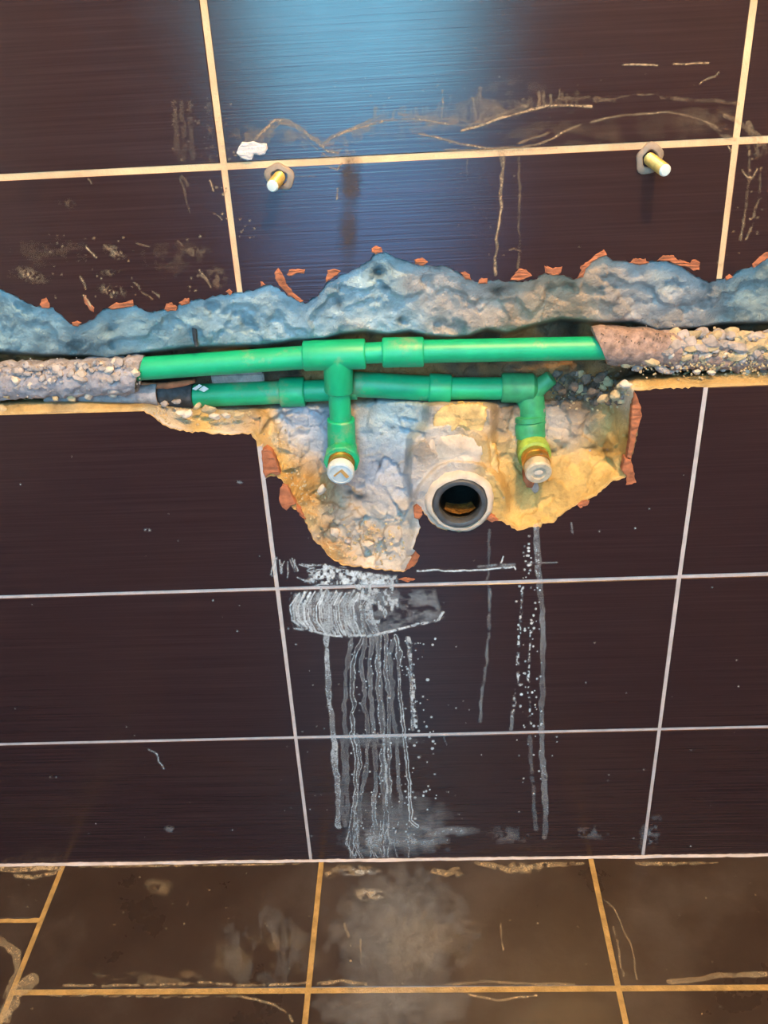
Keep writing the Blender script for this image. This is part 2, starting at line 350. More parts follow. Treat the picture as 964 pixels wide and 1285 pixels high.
for k in range(12):
    for c in range(-2, 3):
        TL = corner(c,k+1,1,-1); TR = corner(c+1,k+1,-1,-1); BL = corner(c,k,1,1); BR = corner(c+1,k,-1,1)
        if k == 3:                    # upper remains of the row: top corners, then the broken line
            pts = [p for p in outl(cut_top)]; xl = lambda z: TL[0]; 
            seg = [p for p in pts if min(TL[0],BL[0])-.0 < p[0] < max(TR[0],BR[0])+.0]
            def onx(a, b, z): t = (z-b[1])/(a[1]-b[1]+1e-9); return b[0]+(a[0]-b[0])*t
            seg = [p for p in seg if onx(TL,BL,p[1])+.0006 < p[0] < onx(TR,BR,p[1])-.0006]
            if not seg: continue
            e0 = (onx(TL,BL,seg[0][1]), seg[0][1]); e1 = (onx(TR,BR,seg[-1][1]), seg[-1][1])
            TC[(c,k)] = tile_obj([TL, TR, e1]+seg[::-1]+[e0], bev=False, label='glazed dark brown tile, broken off along its lower edge'); continue
        if k == 2 and c in (-1, 0):
            pts = outl(cut_low)
            def onx(a, b, z): t = (z-b[1])/(a[1]-b[1]+1e-9); return b[0]+(a[0]-b[0])*t
            if c == -1:
                seg = [p for q, p in zip(cut_low, pts) if q[0] > 182 and q[0] < 322 and p[0] < onx(TR,BR,p[1])-.001]
                t0 = at(181,516); TLa = (TL[0], at(0,521)[1])
                e1 = (onx(TR,BR,seg[-1][1]-.004), seg[-1][1]-.004)
                TC[(c,k)] = tile_obj([TL, TLa, at(0,521), t0]+seg+[e1, BR, BL], bev=False, m1=M_EDGE, label='glazed dark brown tile with its top right corner broken off')
            else:
                i0 = min(range(len(cut_low)), key=lambda i: math.hypot(cut_low[i][0]-329, cut_low[i][1]-600))
                i1 = min(range(len(cut_low)), key=lambda i: math.hypot(cut_low[i][0]-880, cut_low[i][1]-487))
                seg = pts[i0:i1]; e0 = at(333.5,601)
                TC[(c,k)] = tile_obj([BL, (onx(TL,BL,e0[1]), e0[1])]+[p for p in seg if p[0] > onx(TL,BL,p[1])+.0005]+[(onx(TR,BR,seg[-1][1]), seg[-1][1]), BR], bev=False, m1=M_EDGE, label='glazed dark brown tile with a wide bite broken out of it')
            continue
        if k == 2 and c >= 1:
            zt = at(900,486)[1]; zt2 = zt
            TC[(c,k)] = tile_obj([(TL[0], at(884,486.5)[1]), (TR[0], at(1064,478)[1] if c == 1 else at(1064,478)[1]), BR, BL][::-1], bev=True, m1=M_EDGE); continue
        TC[(c,k)] = tile_obj([BL, BR, TR, TL])
# grout: strips between tiles, slightly recessed, each joint run one piece
def strip(poly, m=M_GROUT, name='grout', y=.0009, par=None, **k): return tile_obj(poly, name, par, False, y, TH, m, m, **k)
def wob(a, b, w0, w1, n=24, seed=0, amp=.0004):
    rr = random.Random(seed); d = (b[0]-a[0], b[1]-a[1]); L = math.hypot(*d); nx, nz = -d[1]/L, d[0]/L; up = []; dn = []
    for i in range(n+1):
        t = i/n; w = (w0+(w1-w0)*t)/2; x = a[0]+d[0]*t; z = a[1]+d[1]*t
        u = w+rr.uniform(-amp, amp)*.6+.0002; v = w+rr.uniform(-amp, amp)*.6+.0002; up.append((x+nx*u, z+nz*u)); dn.append((x-nx*v, z-nz*v))
    return up+dn[::-1]
zt = lambda c: at(*{0:(302,367),1:(904,350)}[c])[1]
for k in range(1, 12):
    if k == 3: continue
    for c in range(-2, 3):
        strip(wob(J[(c,k)], J[(c+1,k)], gw(0,k), gw(0,k), seed=k*9+c), M_GROUTY if k > 3 else M_GROUT, y=.0008)
for c in (-1, 0, 1, 2):
    strip(wob(J[(c,4)], J[(c,12)], .0056, .0056, 60, seed=c+70), M_GROUTY, y=.00095)
    zc = {-1:at(-250,366), 0:at(302,367), 1:at(904,350), 2:at(1400,322)}[c]
    a = J[(c,4)]; b = J[(c,3)]; t = (a[1]-zc[1])/(a[1]-b[1]); strip(wob(lin(a,b,t), a, .0052, .0052, 30, seed=c+80), M_GROUTY, y=.00095)
    if c == 0: top2 = at(326,561)
    elif c == 1: top2 = at(886,487)
    else: top2 = at(-300,527) if c == -1 else at(1300,465)
    a = J[(c,2)]; b = J[(c,3)]; t = (top2[1]-a[1])/(b[1]-a[1]); strip(wob(a, lin(a,b,t), .0044, .0046, 24, seed=c+90), y=.00095)
    strip(wob(J[(c,0)], J[(c,2)], .0036, .0042, 40, seed=c+60), y=.00095)
# ------------------------------------------------------------------ the broken-out plaster: depth and tone over the hole
PX0, PX1, PY0, PY1 = -420, 1360, 290, 760
gx, gy = np.meshgrid(np.arange(PX0, PX1, 1.), np.arange(PY0, PY1, 1.))
wx = gx+fbm(gx, gy, 30, 4, 5)*5; wy = gy+fbm(gx, gy, 30, 4, 9)*5
yT = yat(TOP, gx); y1 = yat(CH1, wx); y2 = yat(CH2, wx)
fh, fe = facets(wx+fbm(gx,gy,14,3,2)*5, wy+fbm(gx,gy,14,3,3)*5, 34, 11); fh2, fe2 = facets(wx, wy, 13, 12)
u = np.clip((gy-yT)/(y1-yT+1), 0, 1)
lump = fbm(gx, gy, 46, 3, 21); fine = fbm(gx, gy, 11, 4, 33)
rim = sm(-.06,.06,u-.42-.55*fbm(gx,gy,42,3,140)-.15*fbm(gx,gy,13,3,141))
pitd = sm(.40,.62,fbm(wx,wy,24,5,131,.45)+.02)
Dup = 4.5+4.5*rim+11*u**1.25+pitd*4*np.minimum(1,u*6)+fh*2.2*np.minimum(1, u*4)+fh2*.5+lump*4.5*np.minimum(1, u*5)+fine*(1.2+1.6*rim)
deep = 52+lump*4+fh2*5
dl = pdist(gx, gy, LOW)
below = inside(gx, gy, LOW+[(1450,900),(-700,900)])
def field(pts, X, Y):
    num = 0; den = 1e-9
    for px, py, s, *v in pts:
        w = np.exp(-((X-px)**2+(Y-py)**2)/(2*s*s)); num = num+w[...,None]*np.array(v, float); den = den+w
    return num/den[...,None]
rampw = field([(0,500,120,24),(200,515,60,26),(270,530,40,28),(350,590,45,52),(400,670,40,62),(470,700,40,95),(530,650,20,22),(640,650,40,95),(720,620,40,85),(790,540,25,30),(800,480,30,34),(900,480,120,26),(-300,500,200,24),(1200,470,200,26)], gx, gy)[...,0]
maxd = field([(0,500,120,46),(200,515,60,46),(270,530,40,44),(350,560,45,36),(440,600,40,40),(430,520,40,40),(470,690,40,30),(560,560,50,34),(640,560,40,36),(720,560,40,34),(790,540,25,32),(800,480,30,40),(900,480,120,46),(-300,500,200,46),(1200,470,200,46)], gx, gy)[...,0]
q = np.clip(dl/rampw, 0, 1)
rough_zone = field([(0,500,120,.5),(250,530,50,1.3),(360,600,45,1.2),(440,560,40,.25),(490,560,40,.22),(470,690,40,1.0),(420,660,30,1.2),(640,640,50,.35),(720,600,50,.35),(740,530,40,.8),(800,480,30,.6),(900,480,120,.5),(560,560,40,1.),(-300,500,200,.5),(1200,470,200,.5)], gx, gy)[...,0]
Dlo = .7+(maxd-.7)*q**.85+(fh*7+fh2*3.2+fine*2.0)*1.7*rough_zone*np.minimum(1, q*5+.04)+lump*3*np.minimum(1,q*2)
Dlo = np.minimum(Dlo, .5+1.25*np.maximum(dl-2, 0)+np.maximum(fine,0)*.3)
# mortar mound around the drain and its two lumps above
def mound(cx, cy, rx, ry, d0, soft, p=2.):
    e = (np.abs((wx-cx)/rx)**p+np.abs((wy-cy)/ry)**p)**(1/p); return d0, sm(1+soft, 1, e)
for a in (mound(577,632,52,50,2.5,.30), mound(566,585,46,48,9,.30,3), mound(577,535,36,34,15,.4,3)):
    Dlo = Dlo*(1-a[1])+np.minimum(Dlo, a[0]+fh*3+fh2*1.6+fine*1)*a[1]
# hollow shade pocket left of the mound, plaster island right
s2 = sm(-5, 6, gy-y2); s1 = sm(-3, 3, gy-y1)
D = Dup*(1-s1)+deep*s1; D = D*(1-s2)+Dlo*s2
D = np.where(below, np.where(dl < 4, .8, 12.), D); D = np.where(gy < yT-1, 12., D)
# pits and holes in the upper band
for (px, py, rr, dd) in ((473,344,9,9),(466,353,5,5),(425,380,11,6),(425,364,6,4),(475,380,6,4),(507,402,7,5),(138,412,12,6),(322,392,9,5),(345,400,8,4),(310,387,7,4),(215,397,7,4),(243,397,8,4),(855,385,14,6),(905,400,20,8),(640,364,11,5),(505,335,16,4),(788,545,8,8),(752,563,14,9),(707,562,6,5),(695,566,5,4)):
    D = D+dd*np.exp(-((wx-px)**2+((wy-py)*1.2)**2)/(2*(rr*.55)**2))
D = np.clip(D, 2.0, 70)
# tones: cool daylight and warm lamp light put into the plaster colours
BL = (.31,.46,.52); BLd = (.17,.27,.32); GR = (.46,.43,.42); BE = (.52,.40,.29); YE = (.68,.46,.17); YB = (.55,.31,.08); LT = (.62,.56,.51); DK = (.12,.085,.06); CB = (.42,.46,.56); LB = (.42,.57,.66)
TN = [(-300,400,150,*BL),(20,400,50,*BL),(100,425,40,*BL),(200,410,50,*BL),(290,385,30,*LB),(300,420,35,*BL),(380,395,35,*LB),(440,370,35,*LB),(480,350,22,*BL),(500,395,30,*LB),(545,360,25,*GR),(570,400,28,*LT),(600,370,28,*GR),(650,390,35,*BE),(700,365,25,*BE),(740,380,30,*BE),(790,365,28,*GR),(840,345,22,*LB),(860,370,25,*GR),(870,400,25,*GR),(920,385,28,*BLd),(950,370,28,*BL),(1200,370,150,*BL),
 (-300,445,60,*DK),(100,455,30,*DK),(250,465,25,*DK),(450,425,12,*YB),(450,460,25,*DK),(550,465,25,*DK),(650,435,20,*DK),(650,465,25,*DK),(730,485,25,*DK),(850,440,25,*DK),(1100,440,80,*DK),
 (-300,505,60,*YE),(30,510,30,*YE),(130,508,25,*YE),(215,525,16,*LT),(250,530,18,*YE),(300,525,18,*LT),(320,520,12,*YB),(340,560,20,*YE),(375,590,18,*YB),(370,560,14,*LT),(400,620,18,*YB),(345,575,10,*YE),(412,660,8,*YB),(425,650,22,*LT),(395,650,12,*YE),(420,695,12,*YB),(450,640,18,*LT),(460,680,20,*LT),(465,668,8,*YB),(500,690,20,*LT),(500,640,18,*LT),
 (380,530,18,*CB),(400,570,20,*CB),(450,510,10,*BE),(490,520,25,*LB),(480,570,28,*CB),(455,610,15,*CB),(500,610,18,*CB),(530,560,10,*BE),(580,520,20,*LT),(590,545,12,*YE),(570,585,25,*LT),(625,560,14,*YE),(640,540,14,*BE),(630,620,20,*YE),(660,640,25,*YE),(700,620,25,*YE),(740,590,28,*YE),(720,545,18,*BE),(700,530,16,*GR),(765,520,18,*YE),(780,560,10,*YB),(780,500,14,*LT),(850,482,30,*YE),(950,478,40,*YE),(1200,470,120,*YE)]
T = field(TN, gx+fbm(gx,gy,40,4,71)*22, gy+fbm(gx,gy,40,4,72)*14)
CHN = (s1*(1-sm(-4,4,gy-y2)))[...,None]*np.where(below,0,1)[...,None]  # recess shade of the channel painted in dark brown, with brick patches
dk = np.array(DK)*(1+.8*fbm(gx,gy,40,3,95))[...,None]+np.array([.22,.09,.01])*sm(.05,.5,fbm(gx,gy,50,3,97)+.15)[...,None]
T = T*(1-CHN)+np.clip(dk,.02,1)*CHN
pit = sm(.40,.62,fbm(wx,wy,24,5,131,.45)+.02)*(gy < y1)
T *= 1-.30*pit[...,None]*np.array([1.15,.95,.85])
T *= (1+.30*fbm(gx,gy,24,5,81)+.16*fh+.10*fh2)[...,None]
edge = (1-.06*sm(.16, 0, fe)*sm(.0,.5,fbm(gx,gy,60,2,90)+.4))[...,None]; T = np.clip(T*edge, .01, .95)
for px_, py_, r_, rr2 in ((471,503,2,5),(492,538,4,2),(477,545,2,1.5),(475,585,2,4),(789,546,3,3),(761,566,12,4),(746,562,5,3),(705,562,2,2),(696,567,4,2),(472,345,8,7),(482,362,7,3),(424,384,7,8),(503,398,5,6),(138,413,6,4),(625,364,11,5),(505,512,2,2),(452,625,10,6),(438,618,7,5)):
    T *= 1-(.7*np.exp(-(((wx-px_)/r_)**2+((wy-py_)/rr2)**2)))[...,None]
def sample(A, px, py):
    x = np.clip(px-PX0, 0, A.shape[1]-1.01); y = np.clip(py-PY0, 0, A.shape[0]-1.01); xi = x.astype(int); yi = y.astype(int); fx = x-xi; fy = y-yi
    if A.ndim == 3: fx = fx[...,None]; fy = fy[...,None]
    return (A[yi,xi]*(1-fx)+A[yi,xi+1]*fx)*(1-fy)+(A[yi+1,xi]*(1-fx)+A[yi+1,xi+1]*fx)*fy
def grid_mesh(name, vx, vy, vz, keep, attrs):
    h, w = vx.shape; idx = np.arange(h*w).reshape(h, w)
    a = idx[:-1,:-1][keep]; b = idx[:-1,1:][keep]; c = idx[1:,1:][keep]; d = idx[1:,:-1][keep]
    f = np.stack([a,b,c,d], 1); used = np.unique(f); mp = np.full(h*w, -1); mp[used] = np.arange(len(used)); f = mp[f]
    me = bpy.data.meshes.new(name); co = np.stack([vx.ravel()[used], vy.ravel()[used], vz.ravel()[used]], 1)
    me.vertices.add(len(co)); me.vertices.foreach_set('co', co.ravel().astype(np.float32))
    me.loops.add(f.size); me.loops.foreach_set('vertex_index', f.ravel().astype(np.int32))
    me.polygons.add(len(f)); me.polygons.foreach_set('loop_start', np.arange(0, f.size, 4, dtype=np.int32)); me.polygons.foreach_set('loop_total', np.full(len(f), 4, np.int32))
    me.polygons.foreach_set('use_smooth', np.ones(len(f), bool)); me.update(calc_edges=True)
    for n, A in attrs.items():
        if A.ndim == 3:
            t = me.color_attributes.new(n, 'FLOAT_COLOR', 'POINT'); q = np.ones((len(co),4), np.float32); q[:,:3] = A.reshape(-1,3)[used]; t.data.foreach_set('color', q.ravel())
        else:
            t = me.attributes.new(n, 'FLOAT', 'POINT'); t.data.foreach_set('value', A.ravel()[used].astype(np.float32))
    me.validate(); return me
X, Z = np.meshgrid(np.arange(-.52, .80, .0012), np.arange(.395, .742, .0012))
p0x, p0y = proj(X, 0, Z); d = sample(D, p0x, p0y); tone = sample(T, p0x, p0y)
kk = (d/1000-CAM[1])/(-CAM[1]); VX = CAM[0]+(X-CAM[0])*kk; VZ = CAM[2]+(Z-CAM[2])*kk      # ledges shelve downwards into the wall
hid = ((p0y < yat(TOP, p0x)-8) | (sample(below.astype(float), p0x, p0y) > .5) & (sample(dl, p0x, p0y) > 8))
keep = ~(hid[:-1,:-1] & hid[1:,1:] & hid[:-1,1:] & hid[1:,:-1])
# leave the bore of the drain open
DC = P3(577.5,632,-.002)
bore = ((VX-DC.x)**2+(VZ-DC.z)**2 < .0235**2); keep &= ~bore[:-1,:-1]
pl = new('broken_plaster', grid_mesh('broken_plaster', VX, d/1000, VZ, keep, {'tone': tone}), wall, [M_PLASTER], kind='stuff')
pl['label'] = 'hacked-out grey and sandy plaster around the pipes'
# ------------------------------------------------------------------ flaked glaze: bare clay along the broken edges
CH = [[(345,340),(349,335),(356,345),(360,356),(370,368),(382,378),(377,380),(362,371),(350,359),(345,350)],[(360,345),(363,338),(372,337),(383,338),(382,344),(372,343),(366,347)],
 [(408,347),(411,339),(420,337),(428,340),(424,346),(416,350),(409,355)],[(466,312),(470,308),(479,310),(480,316),(472,319),(466,317)],[(520,326),(530,323),(538,329),(531,334),(521,332)],
 [(577,342),(584,340),(590,344),(592,352),(584,351)],[(600,352),(604,348),(612,349),(612,356),(601,356)],[(640,351),(645,345),(651,337),(660,338),(668,346),(660,350),(650,353)],[(684,342),(683,333),(694,336),(706,334),(704,344),(694,346)],
 [(724,350),(729,340),(728,334),(738,328),(749,318),(758,313),(762,320),(752,324),(742,330),(735,338),(732,348)],[(790,330),(795,324),(810,324),(815,330),(803,333)],
 [(824,327),(832,320),(846,320),(850,325),(866,329),(872,324),(879,329),(878,339),(871,340),(866,336),(852,334),(840,328)],[(910,347),(916,343),(920,348),(912,352)],[(944,331),(950,324),(964,315),(968,322),(955,330),(946,336)],
 [(50,382),(52,375),(58,373),(63,381),(62,387),(53,387)],[(104,372),(108,370),(112,380),(119,386),(118,392),(112,389),(106,380)],[(135,386),(146,379),(153,380),(167,376),(168,384),(152,387),(140,389)],[(206,388),(208,380),(216,379),(222,384),(221,390),(210,391)],
 [(224,380),(232,374),(238,374),(237,381),(228,384)],[(90,404),(97,402),(103,405),(98,410),(91,409)],[(326,352),(330,353),(334,358),(327,360)],[(283,366),(288,362),(292,366),(289,371)],
 [(328,566),(334,562),(342,568),(348,582),(352,595),(347,597),(339,594),(333,600),(330,592)],[(351,612),(355,606),(361,610),(366,622),(372,632),(365,635),(360,641),(354,637),(350,628)],[(372,634),(378,640),(384,652),(379,650),(372,641)],
 [(796,492),(799,494),(804,508),(806,522),(804,528),(799,545),(796,562),(792,576),(787,574),(790,556),(792,535),(793,515)],[(784,574),(792,577),(795,588),(799,606),(790,609),(785,609),(786,598),(780,590)],[(724,634),(731,629),(741,627),(738,634),(728,638)],
 [(519,640),(523,634),(529,638),(531,645),(526,652),(520,650)],[(517,700),(521,692),(527,698),(523,707),(514,714),(508,716)],[(611,648),(617,646),(626,653),(617,656),(611,652)],[(500,727),(510,724),(522,727),(512,731)]]
def chip(px, par, name='bare_clay', m=M_CLAY, y=-.0006, back=.0075, seed=0):
    q = rough_line(px+[px[0]], .45, 3, seed)[:-1]; c = np.mean(q, 0); rr = random.Random(seed)
    o = [at(*p) for p in q]; n = len(q); cc = at(*c)
    v = [(x, back, z) for x, z in o]+[(x, y+rr.uniform(.0004,.0012), z) for x, z in o]; o2 = []
    for i in range(n):                # a narrow bevel inside the rim, then a flat face
        p0, p1, p2 = Vector(o[i-1]), Vector(o[i]), Vector(o[(i+1)%n]); t_ = (p2-p0).normalized(); nn = Vector((-t_.y, t_.x)); o2.append(nn)
    ar = sum(o[i][0]*o[(i+1)%n][1]-o[(i+1)%n][0]*o[i][1] for i in range(n)); sg = 1 if ar > 0 else -1
    inn = [(o[i][0]+o2[i].x*sg*.0009, o[i][1]+o2[i].y*sg*.0009) for i in range(n)]
    v += [(x, y+rr.uniform(-.0004,.0006), z) for x, z in inn]
    fc = [(i+a, (i+1)%n+a, (i+1)%n+a+n, i+a+n) for a in (0,n) for i in range(n)]+[tuple(2*n+j for j in t) for t in tessellate_polygon([[Vector((x,z,0)) for x, z in inn]])]
    bm = bmesh.new(); me = mesh(name, v, fc); bm.from_mesh(me); bpy.data.meshes.remove(me)
    return new(name, bm_mesh(name, bm, False), par, [m])
def tile_for(px):
    c = np.mean(px, 0)
    if c[1] < 420: return TC[(-1,3)] if c[0] < 297 else (TC[(0,3)] if c[0] < 908 else TC[(1,3)])
    return TC[(0,2)]
for i, c in enumerate(CH): chip(c, tile_for(c), seed=i)
# white plaster blob and little flakes on the upper tile
chip([(297,192),(300,184),(304,178),(314,178),(318,177),(328,180),(335,180),(336,187),(333,193),(326,195),(319,193),(316,200),(311,201),(302,197)], TC[(0,4)], 'white_plaster_blob', M_WHITE, -.0022, 0., 5)['label'] = 'white plaster blob stuck on the tile'
# ------------------------------------------------------------------ rocks
def rock_mesh(name, sub, seed, amp=.28, m=None):
    bm = bmesh.new(); bmesh.ops.create_icosphere(bm, subdivisions=sub, radius=1); rr = random.Random(seed)
    dirs = [Vector((rr.gauss(0,1),rr.gauss(0,1),rr.gauss(0,1))).normalized() for _ in range(13)]; cuts = [rr.uniform(.5,.85) for _ in dirs]
    for v in bm.verts:
        for dd, c in zip(dirs, cuts):
            t = v.co.dot(dd)
            if t > c: v.co -= dd*(t-c)
        v.co *= 1+rr.uniform(-amp, amp)*.25
    me = bm_mesh(name, bm, True, R(18))
    if m: me.materials.append(m)
    return me
RK = {m.name: [rock_mesh('mortar_lump', 2, 100+i, .25, m) for i in range(5)] for m in (M_MORTAR, M_MORTAR2, M_MORTAR3, M_PALE, M_FOAM)}
def rock(px, py, d, sx, sz, m, par, sy=None, name='mortar_lump', rz=None):
    p = P3(px, py, d); o = bpy.data.objects.new(name, random.choice(RK[m.name])); COL.objects.link(o)
    k = 1/1400.; sy = sy or min(sx, sz)*.8; o.scale = (sx*k, sy*k, sz*k); o.rotation_euler = (random.uniform(-.3,.3), random.uniform(-.5,.5) if rz is None else rz, random.uniform(-.3,.3))
    o.location = p
    if par is not wall and par.type == 'EMPTY': o.parent = par; o.matrix_parent_inverse = Matrix.Translation(par.location).inverted()
    else: o.parent = par
    return o
def grit(name, spots, m, par, seed=0):            # many small crumbs in one mesh: (px,py,depth,radius px)
    rr = random.Random(seed); V = []; Fc = []
    base = rock_mesh('t', 1, seed+5, .4); bv = [v.co.copy() for v in base.vertices]; bf = [tuple(p.vertices) for p in base.polygons]; bpy.data.meshes.remove(base)
    for px, py, d, s in spots:
        c = P3(px, py, d); a = Matrix.Rotation(rr.uniform(0,6.28), 3, Vector((rr.gauss(0,1),rr.gauss(0,1),1)).normalized()); k = s/1400; n = len(V)
        sc = Vector((rr.uniform(.7,1.3),rr.uniform(.7,1.1),rr.uniform(.6,1.1)))
        for v in bv: w = a @ Vector((v.x*sc.x, v.y*sc.y, v.z*sc.z)); V.append(c+w*k)
        Fc += [tuple(i+n for i in f) for f in bf]
    o = new(name, mesh(name, V, Fc), None, [m], kind='stuff')
    if par.type == 'EMPTY': under(o, par)
    else: o.parent = par
    return o
# ------------------------------------------------------------------ pipes
UD, LD = .021, .044                   # depth of the two pipe axes
PR = .0102
def seg(px0, py0, px1, py1, d): return P3(px0,py0,d), P3(px1,py1,d)
def tube(root, name, a, b, r_, m, prof=None, n=36, label=None, ends=True):
    bm = bmesh.new(); L = (b-a).length
    lathe(bm, a, b-a, prof(L) if prof else [(0,0),(0,r_-.0006),(.0006,r_),(L-.0006,r_),(L,r_-.0006),(L,0)], n)
    o = under(new(name, bm_mesh(name, bm), None, [m]), root)
    if label: o['label'] = label
    return o
def sock(r_): return lambda L: [(0,0),(0,r_-.0012),(.0008,r_-.0002),(.0016,r_),(L-.0016,r_),(L-.0008,r_-.0002),(L,r_-.0012),(L,0)]
up = empty('water_pipe', P3(430,447,UD), 'upper green plastic water pipe with a tee and the left plugged outlet', 'pipe', 'green water pipes in the broken wall')
tube(up, 'pipe', *seg(150,464.5,388,448,UD), PR*1.03, M_GREEN)
tube(up, 'pipe', *seg(452,443.5,486,442,UD), PR*.93, M_GREEN)
tube(up, 'coupling', *seg(480,442.5,532,441.5,UD), .0134, M_GREEN, sock(.0134))
tube(up, 'pipe', *seg(528,441,768,436.5,UD), PR*1.02, M_GREEN)
bm = bmesh.new()
a, b = seg(381,446.5,459,444,UD); L = (b-a).length; lathe(bm, a, b-a, sock(.0136)(L), 40)
a, b = seg(424,446,425.5,492,UD); L = (b-a).length; lathe(bm, a, b-a, [(0,.0133),(L-.0016,.0133),(L-.0006,.0128),(L,.0118),(L,0)], 40)
under(new('tee_fitting', bm_mesh('tee_fitting', bm), None, [M_GREEN]), up)
tube(up, 'pipe', *seg(425.5,488,428,536,UD), PR, M_GREEN)
# elbow of the left outlet: neck from above, then a faceted socket pointing out of the wall
bm = bmesh.new()
a, b = seg(428,525,429,562,UD); L = (b-a).length; lathe(bm, a, b-a, [(0,0),(0,.0118),(.0012,.0130),(L,.0134),(L,0)], 40)
ec = P3(430,563,UD+.001)
bmesh.ops.create_uvsphere(bm, u_segments=32, v_segments=16, radius=.0138, matrix=Matrix.Translation(ec))
od = Vector((0,-1,-.20)).normalized()
lathe(bm, ec, od, [(0,.0136),(.008,.0145),(.012,.0165),(.0200,.0170),(.0212,.0163),(.0212,.0128),(.012,.0125),(.012,0)], 10)
under(new('elbow_fitting', bm_mesh('elbow_fitting', bm, True, R(28)), None, [M_GREEN]), up)
bm = bmesh.new(); lathe(bm, ec, od, [(.012,0),(.012,.0124),(.0225,.0124),(.0225,.0113),(.027,.0113),(.0272,.0122),(.029,.0124),(.0292,.0104),(.031,.010),(.031,0)], 40)
under(new('brass_insert', bm_mesh('brass_insert', bm), None, [M_BRASS]), up)
bm = bmesh.new(); lathe(bm, ec, od, [(.030,0),(.030,.0118),(.0318,.0126),(.037,.0126),(.039,.0118),(.0396,.0100),(.0390,.0098),(.0388,0)], 40)
pg = under(new('outlet_plug', bm_mesh('outlet_plug', bm), None, [M_CAP]), up); pg['label'] = 'pale round plug with an angled ochre mark'
pc = ec+od*.0392
def bar(bm, a, b, w, h):              # a flat raised bar on the plug face
    dx = b-a; n = Vector((-dx.z,0,dx.x)).normalized()*w/2; q = [a-n,a+n,b+n,b-n]; lo_ = [bm.verts.new(p) for p in q]; hi = [bm.verts.new(p+Vector((0,-h,0))) for p in q]
    bm.faces.new(hi); bm.faces.new(lo_[::-1])
    for i in range(4): bm.faces.new((lo_[i],lo_[(i+1)%4],hi[(i+1)%4],hi[i]))
bm = bmesh.new(); bar(bm, pc+Vector((-.0062,0,-.0018)), pc+Vector((.0012,0,.0042)), .0016, .0006); bar(bm, pc+Vector((.0006,0,.0046)), pc+Vector((.0065,0,-.0035)), .0030, .0009)
mk = new('plug_mark', bm_mesh('plug_mark', bm, False), pg, [M_CAPMARK])
# lower run
lw = empty('water_pipe', P3(600,487,LD), 'lower green plastic water pipe ending in the right plugged outlet', 'pipe', 'green water pipes in the broken wall')
tube(lw, 'pipe', *seg(236,497,356,492,LD), PR*1.08, M_GREEN)
tube(lw, 'coupling', *seg(352,492.5,383,491.5,LD), .0141, M_GREEN, sock(.0141))
tube(lw, 'pipe', *seg(380,491,448,488,LD), PR, M_GREEN)
tube(lw, 'coupling', *seg(443,482,542,487.5,LD), .0119, M_GREEN, sock(.0119))
tube(lw, 'coupling', *seg(538,487,566,488.5,LD), .0140, M_GREEN, sock(.0140))
tube(lw, 'pipe', *seg(560,487.5,636,487.5,LD), PR*1.04, M_GREEN)
bm = bmesh.new()
a, b = seg(629,486.5,668,487,LD); L = (b-a).length; lathe(bm, a, b-a, [(0,0),(0,.0128),(.0016,.0140),(L,.0140),(L+.004,.010),(L+.005,0)], 40)
a, b = seg(664,498,668,530,LD); L = (b-a).length; lathe(bm, a-Vector((0,0,-.006)), b-a, [(0,0),(0,.0110),(.004,.0132),(L+.006,.0128),(L+.006,0)], 40)
a = P3(664,495,LD); b = P3(692,474,LD-.002); L = (b-a).length; lathe(bm, a, b-a, [(0,0),(0,.0125),(L*.5,.0085),(L,.0072),(L+.0008,.006),(L+.0008,0)], 24)
under(new('elbow_fitting', bm_mesh('elbow_fitting', bm, True, R(40)), None, [M_DUSTGREEN]), lw)
bm = bmesh.new(); a = P3(664.5,521,LD-.002); b = P3(666,548,LD-.006); L = (b-a).length
lathe(bm, a, b-a, [(0,0),(0,.0122),(.001,.0140),(L*.25,.0142),(L*.32,.0130),(L*.42,.0142),(L,.0142),(L,0)], 36)
under(new('collar', bm_mesh('collar', bm), None, [M_DUSTGREEN]), lw)
rc = P3(667,556,LD-.006)
od2 = Vector((.04,-1,-.22)).normalized()
bm = bmesh.new(); bmesh.ops.create_uvsphere(bm, u_segments=32, v_segments=16, radius=.0142, matrix=Matrix.Translation(rc))
lathe(bm, rc, od2, [(0,.0138),(.008,.0150),(.013,.0160),(.020,.0158),(.0215,.0140),(.0215,0)], 36)
e = under(new('outlet_socket', bm_mesh('outlet_socket', bm), None, [M_BRASSY]), lw); e['label'] = 'green elbow socket with yellow lamp light in its colour'
bm = bmesh.new(); lathe(bm, rc, od2, [(.020,0),(.020,.0132),(.026,.0132),(.0262,.0120),(.030,.0118),(.0302,.0134),(.034,.0130),(.0342,.0108),(.036,.0108),(.036,0)], 36)
under(new('brass_insert', bm_mesh('brass_insert', bm), None, [M_BRASS]), lw)
bm = bmesh.new(); lathe(bm, rc, od2, [(.035,0),(.035,.0118),(.036,.0124),(.045,.0124),(.0465,.0112),(.0465,.0070),(.0450,.0066),(.0450,0)], 36)
e = under(new('outlet_plug', bm_mesh('outlet_plug', bm), None, [M_CLEARCAP]), lw); e['label'] = 'cloudy tan plug with a bright centre'
q = rc+od2*.045; bm = bmesh.new(); bmesh.ops.create_icosphere(bm, subdivisions=2, radius=1, matrix=Matrix.Translation(q) @ Matrix.Diagonal((.0042,.0012,.0034,1)))
new('plug_mark', bm_mesh('plug_mark', bm), e, [M_PALE])
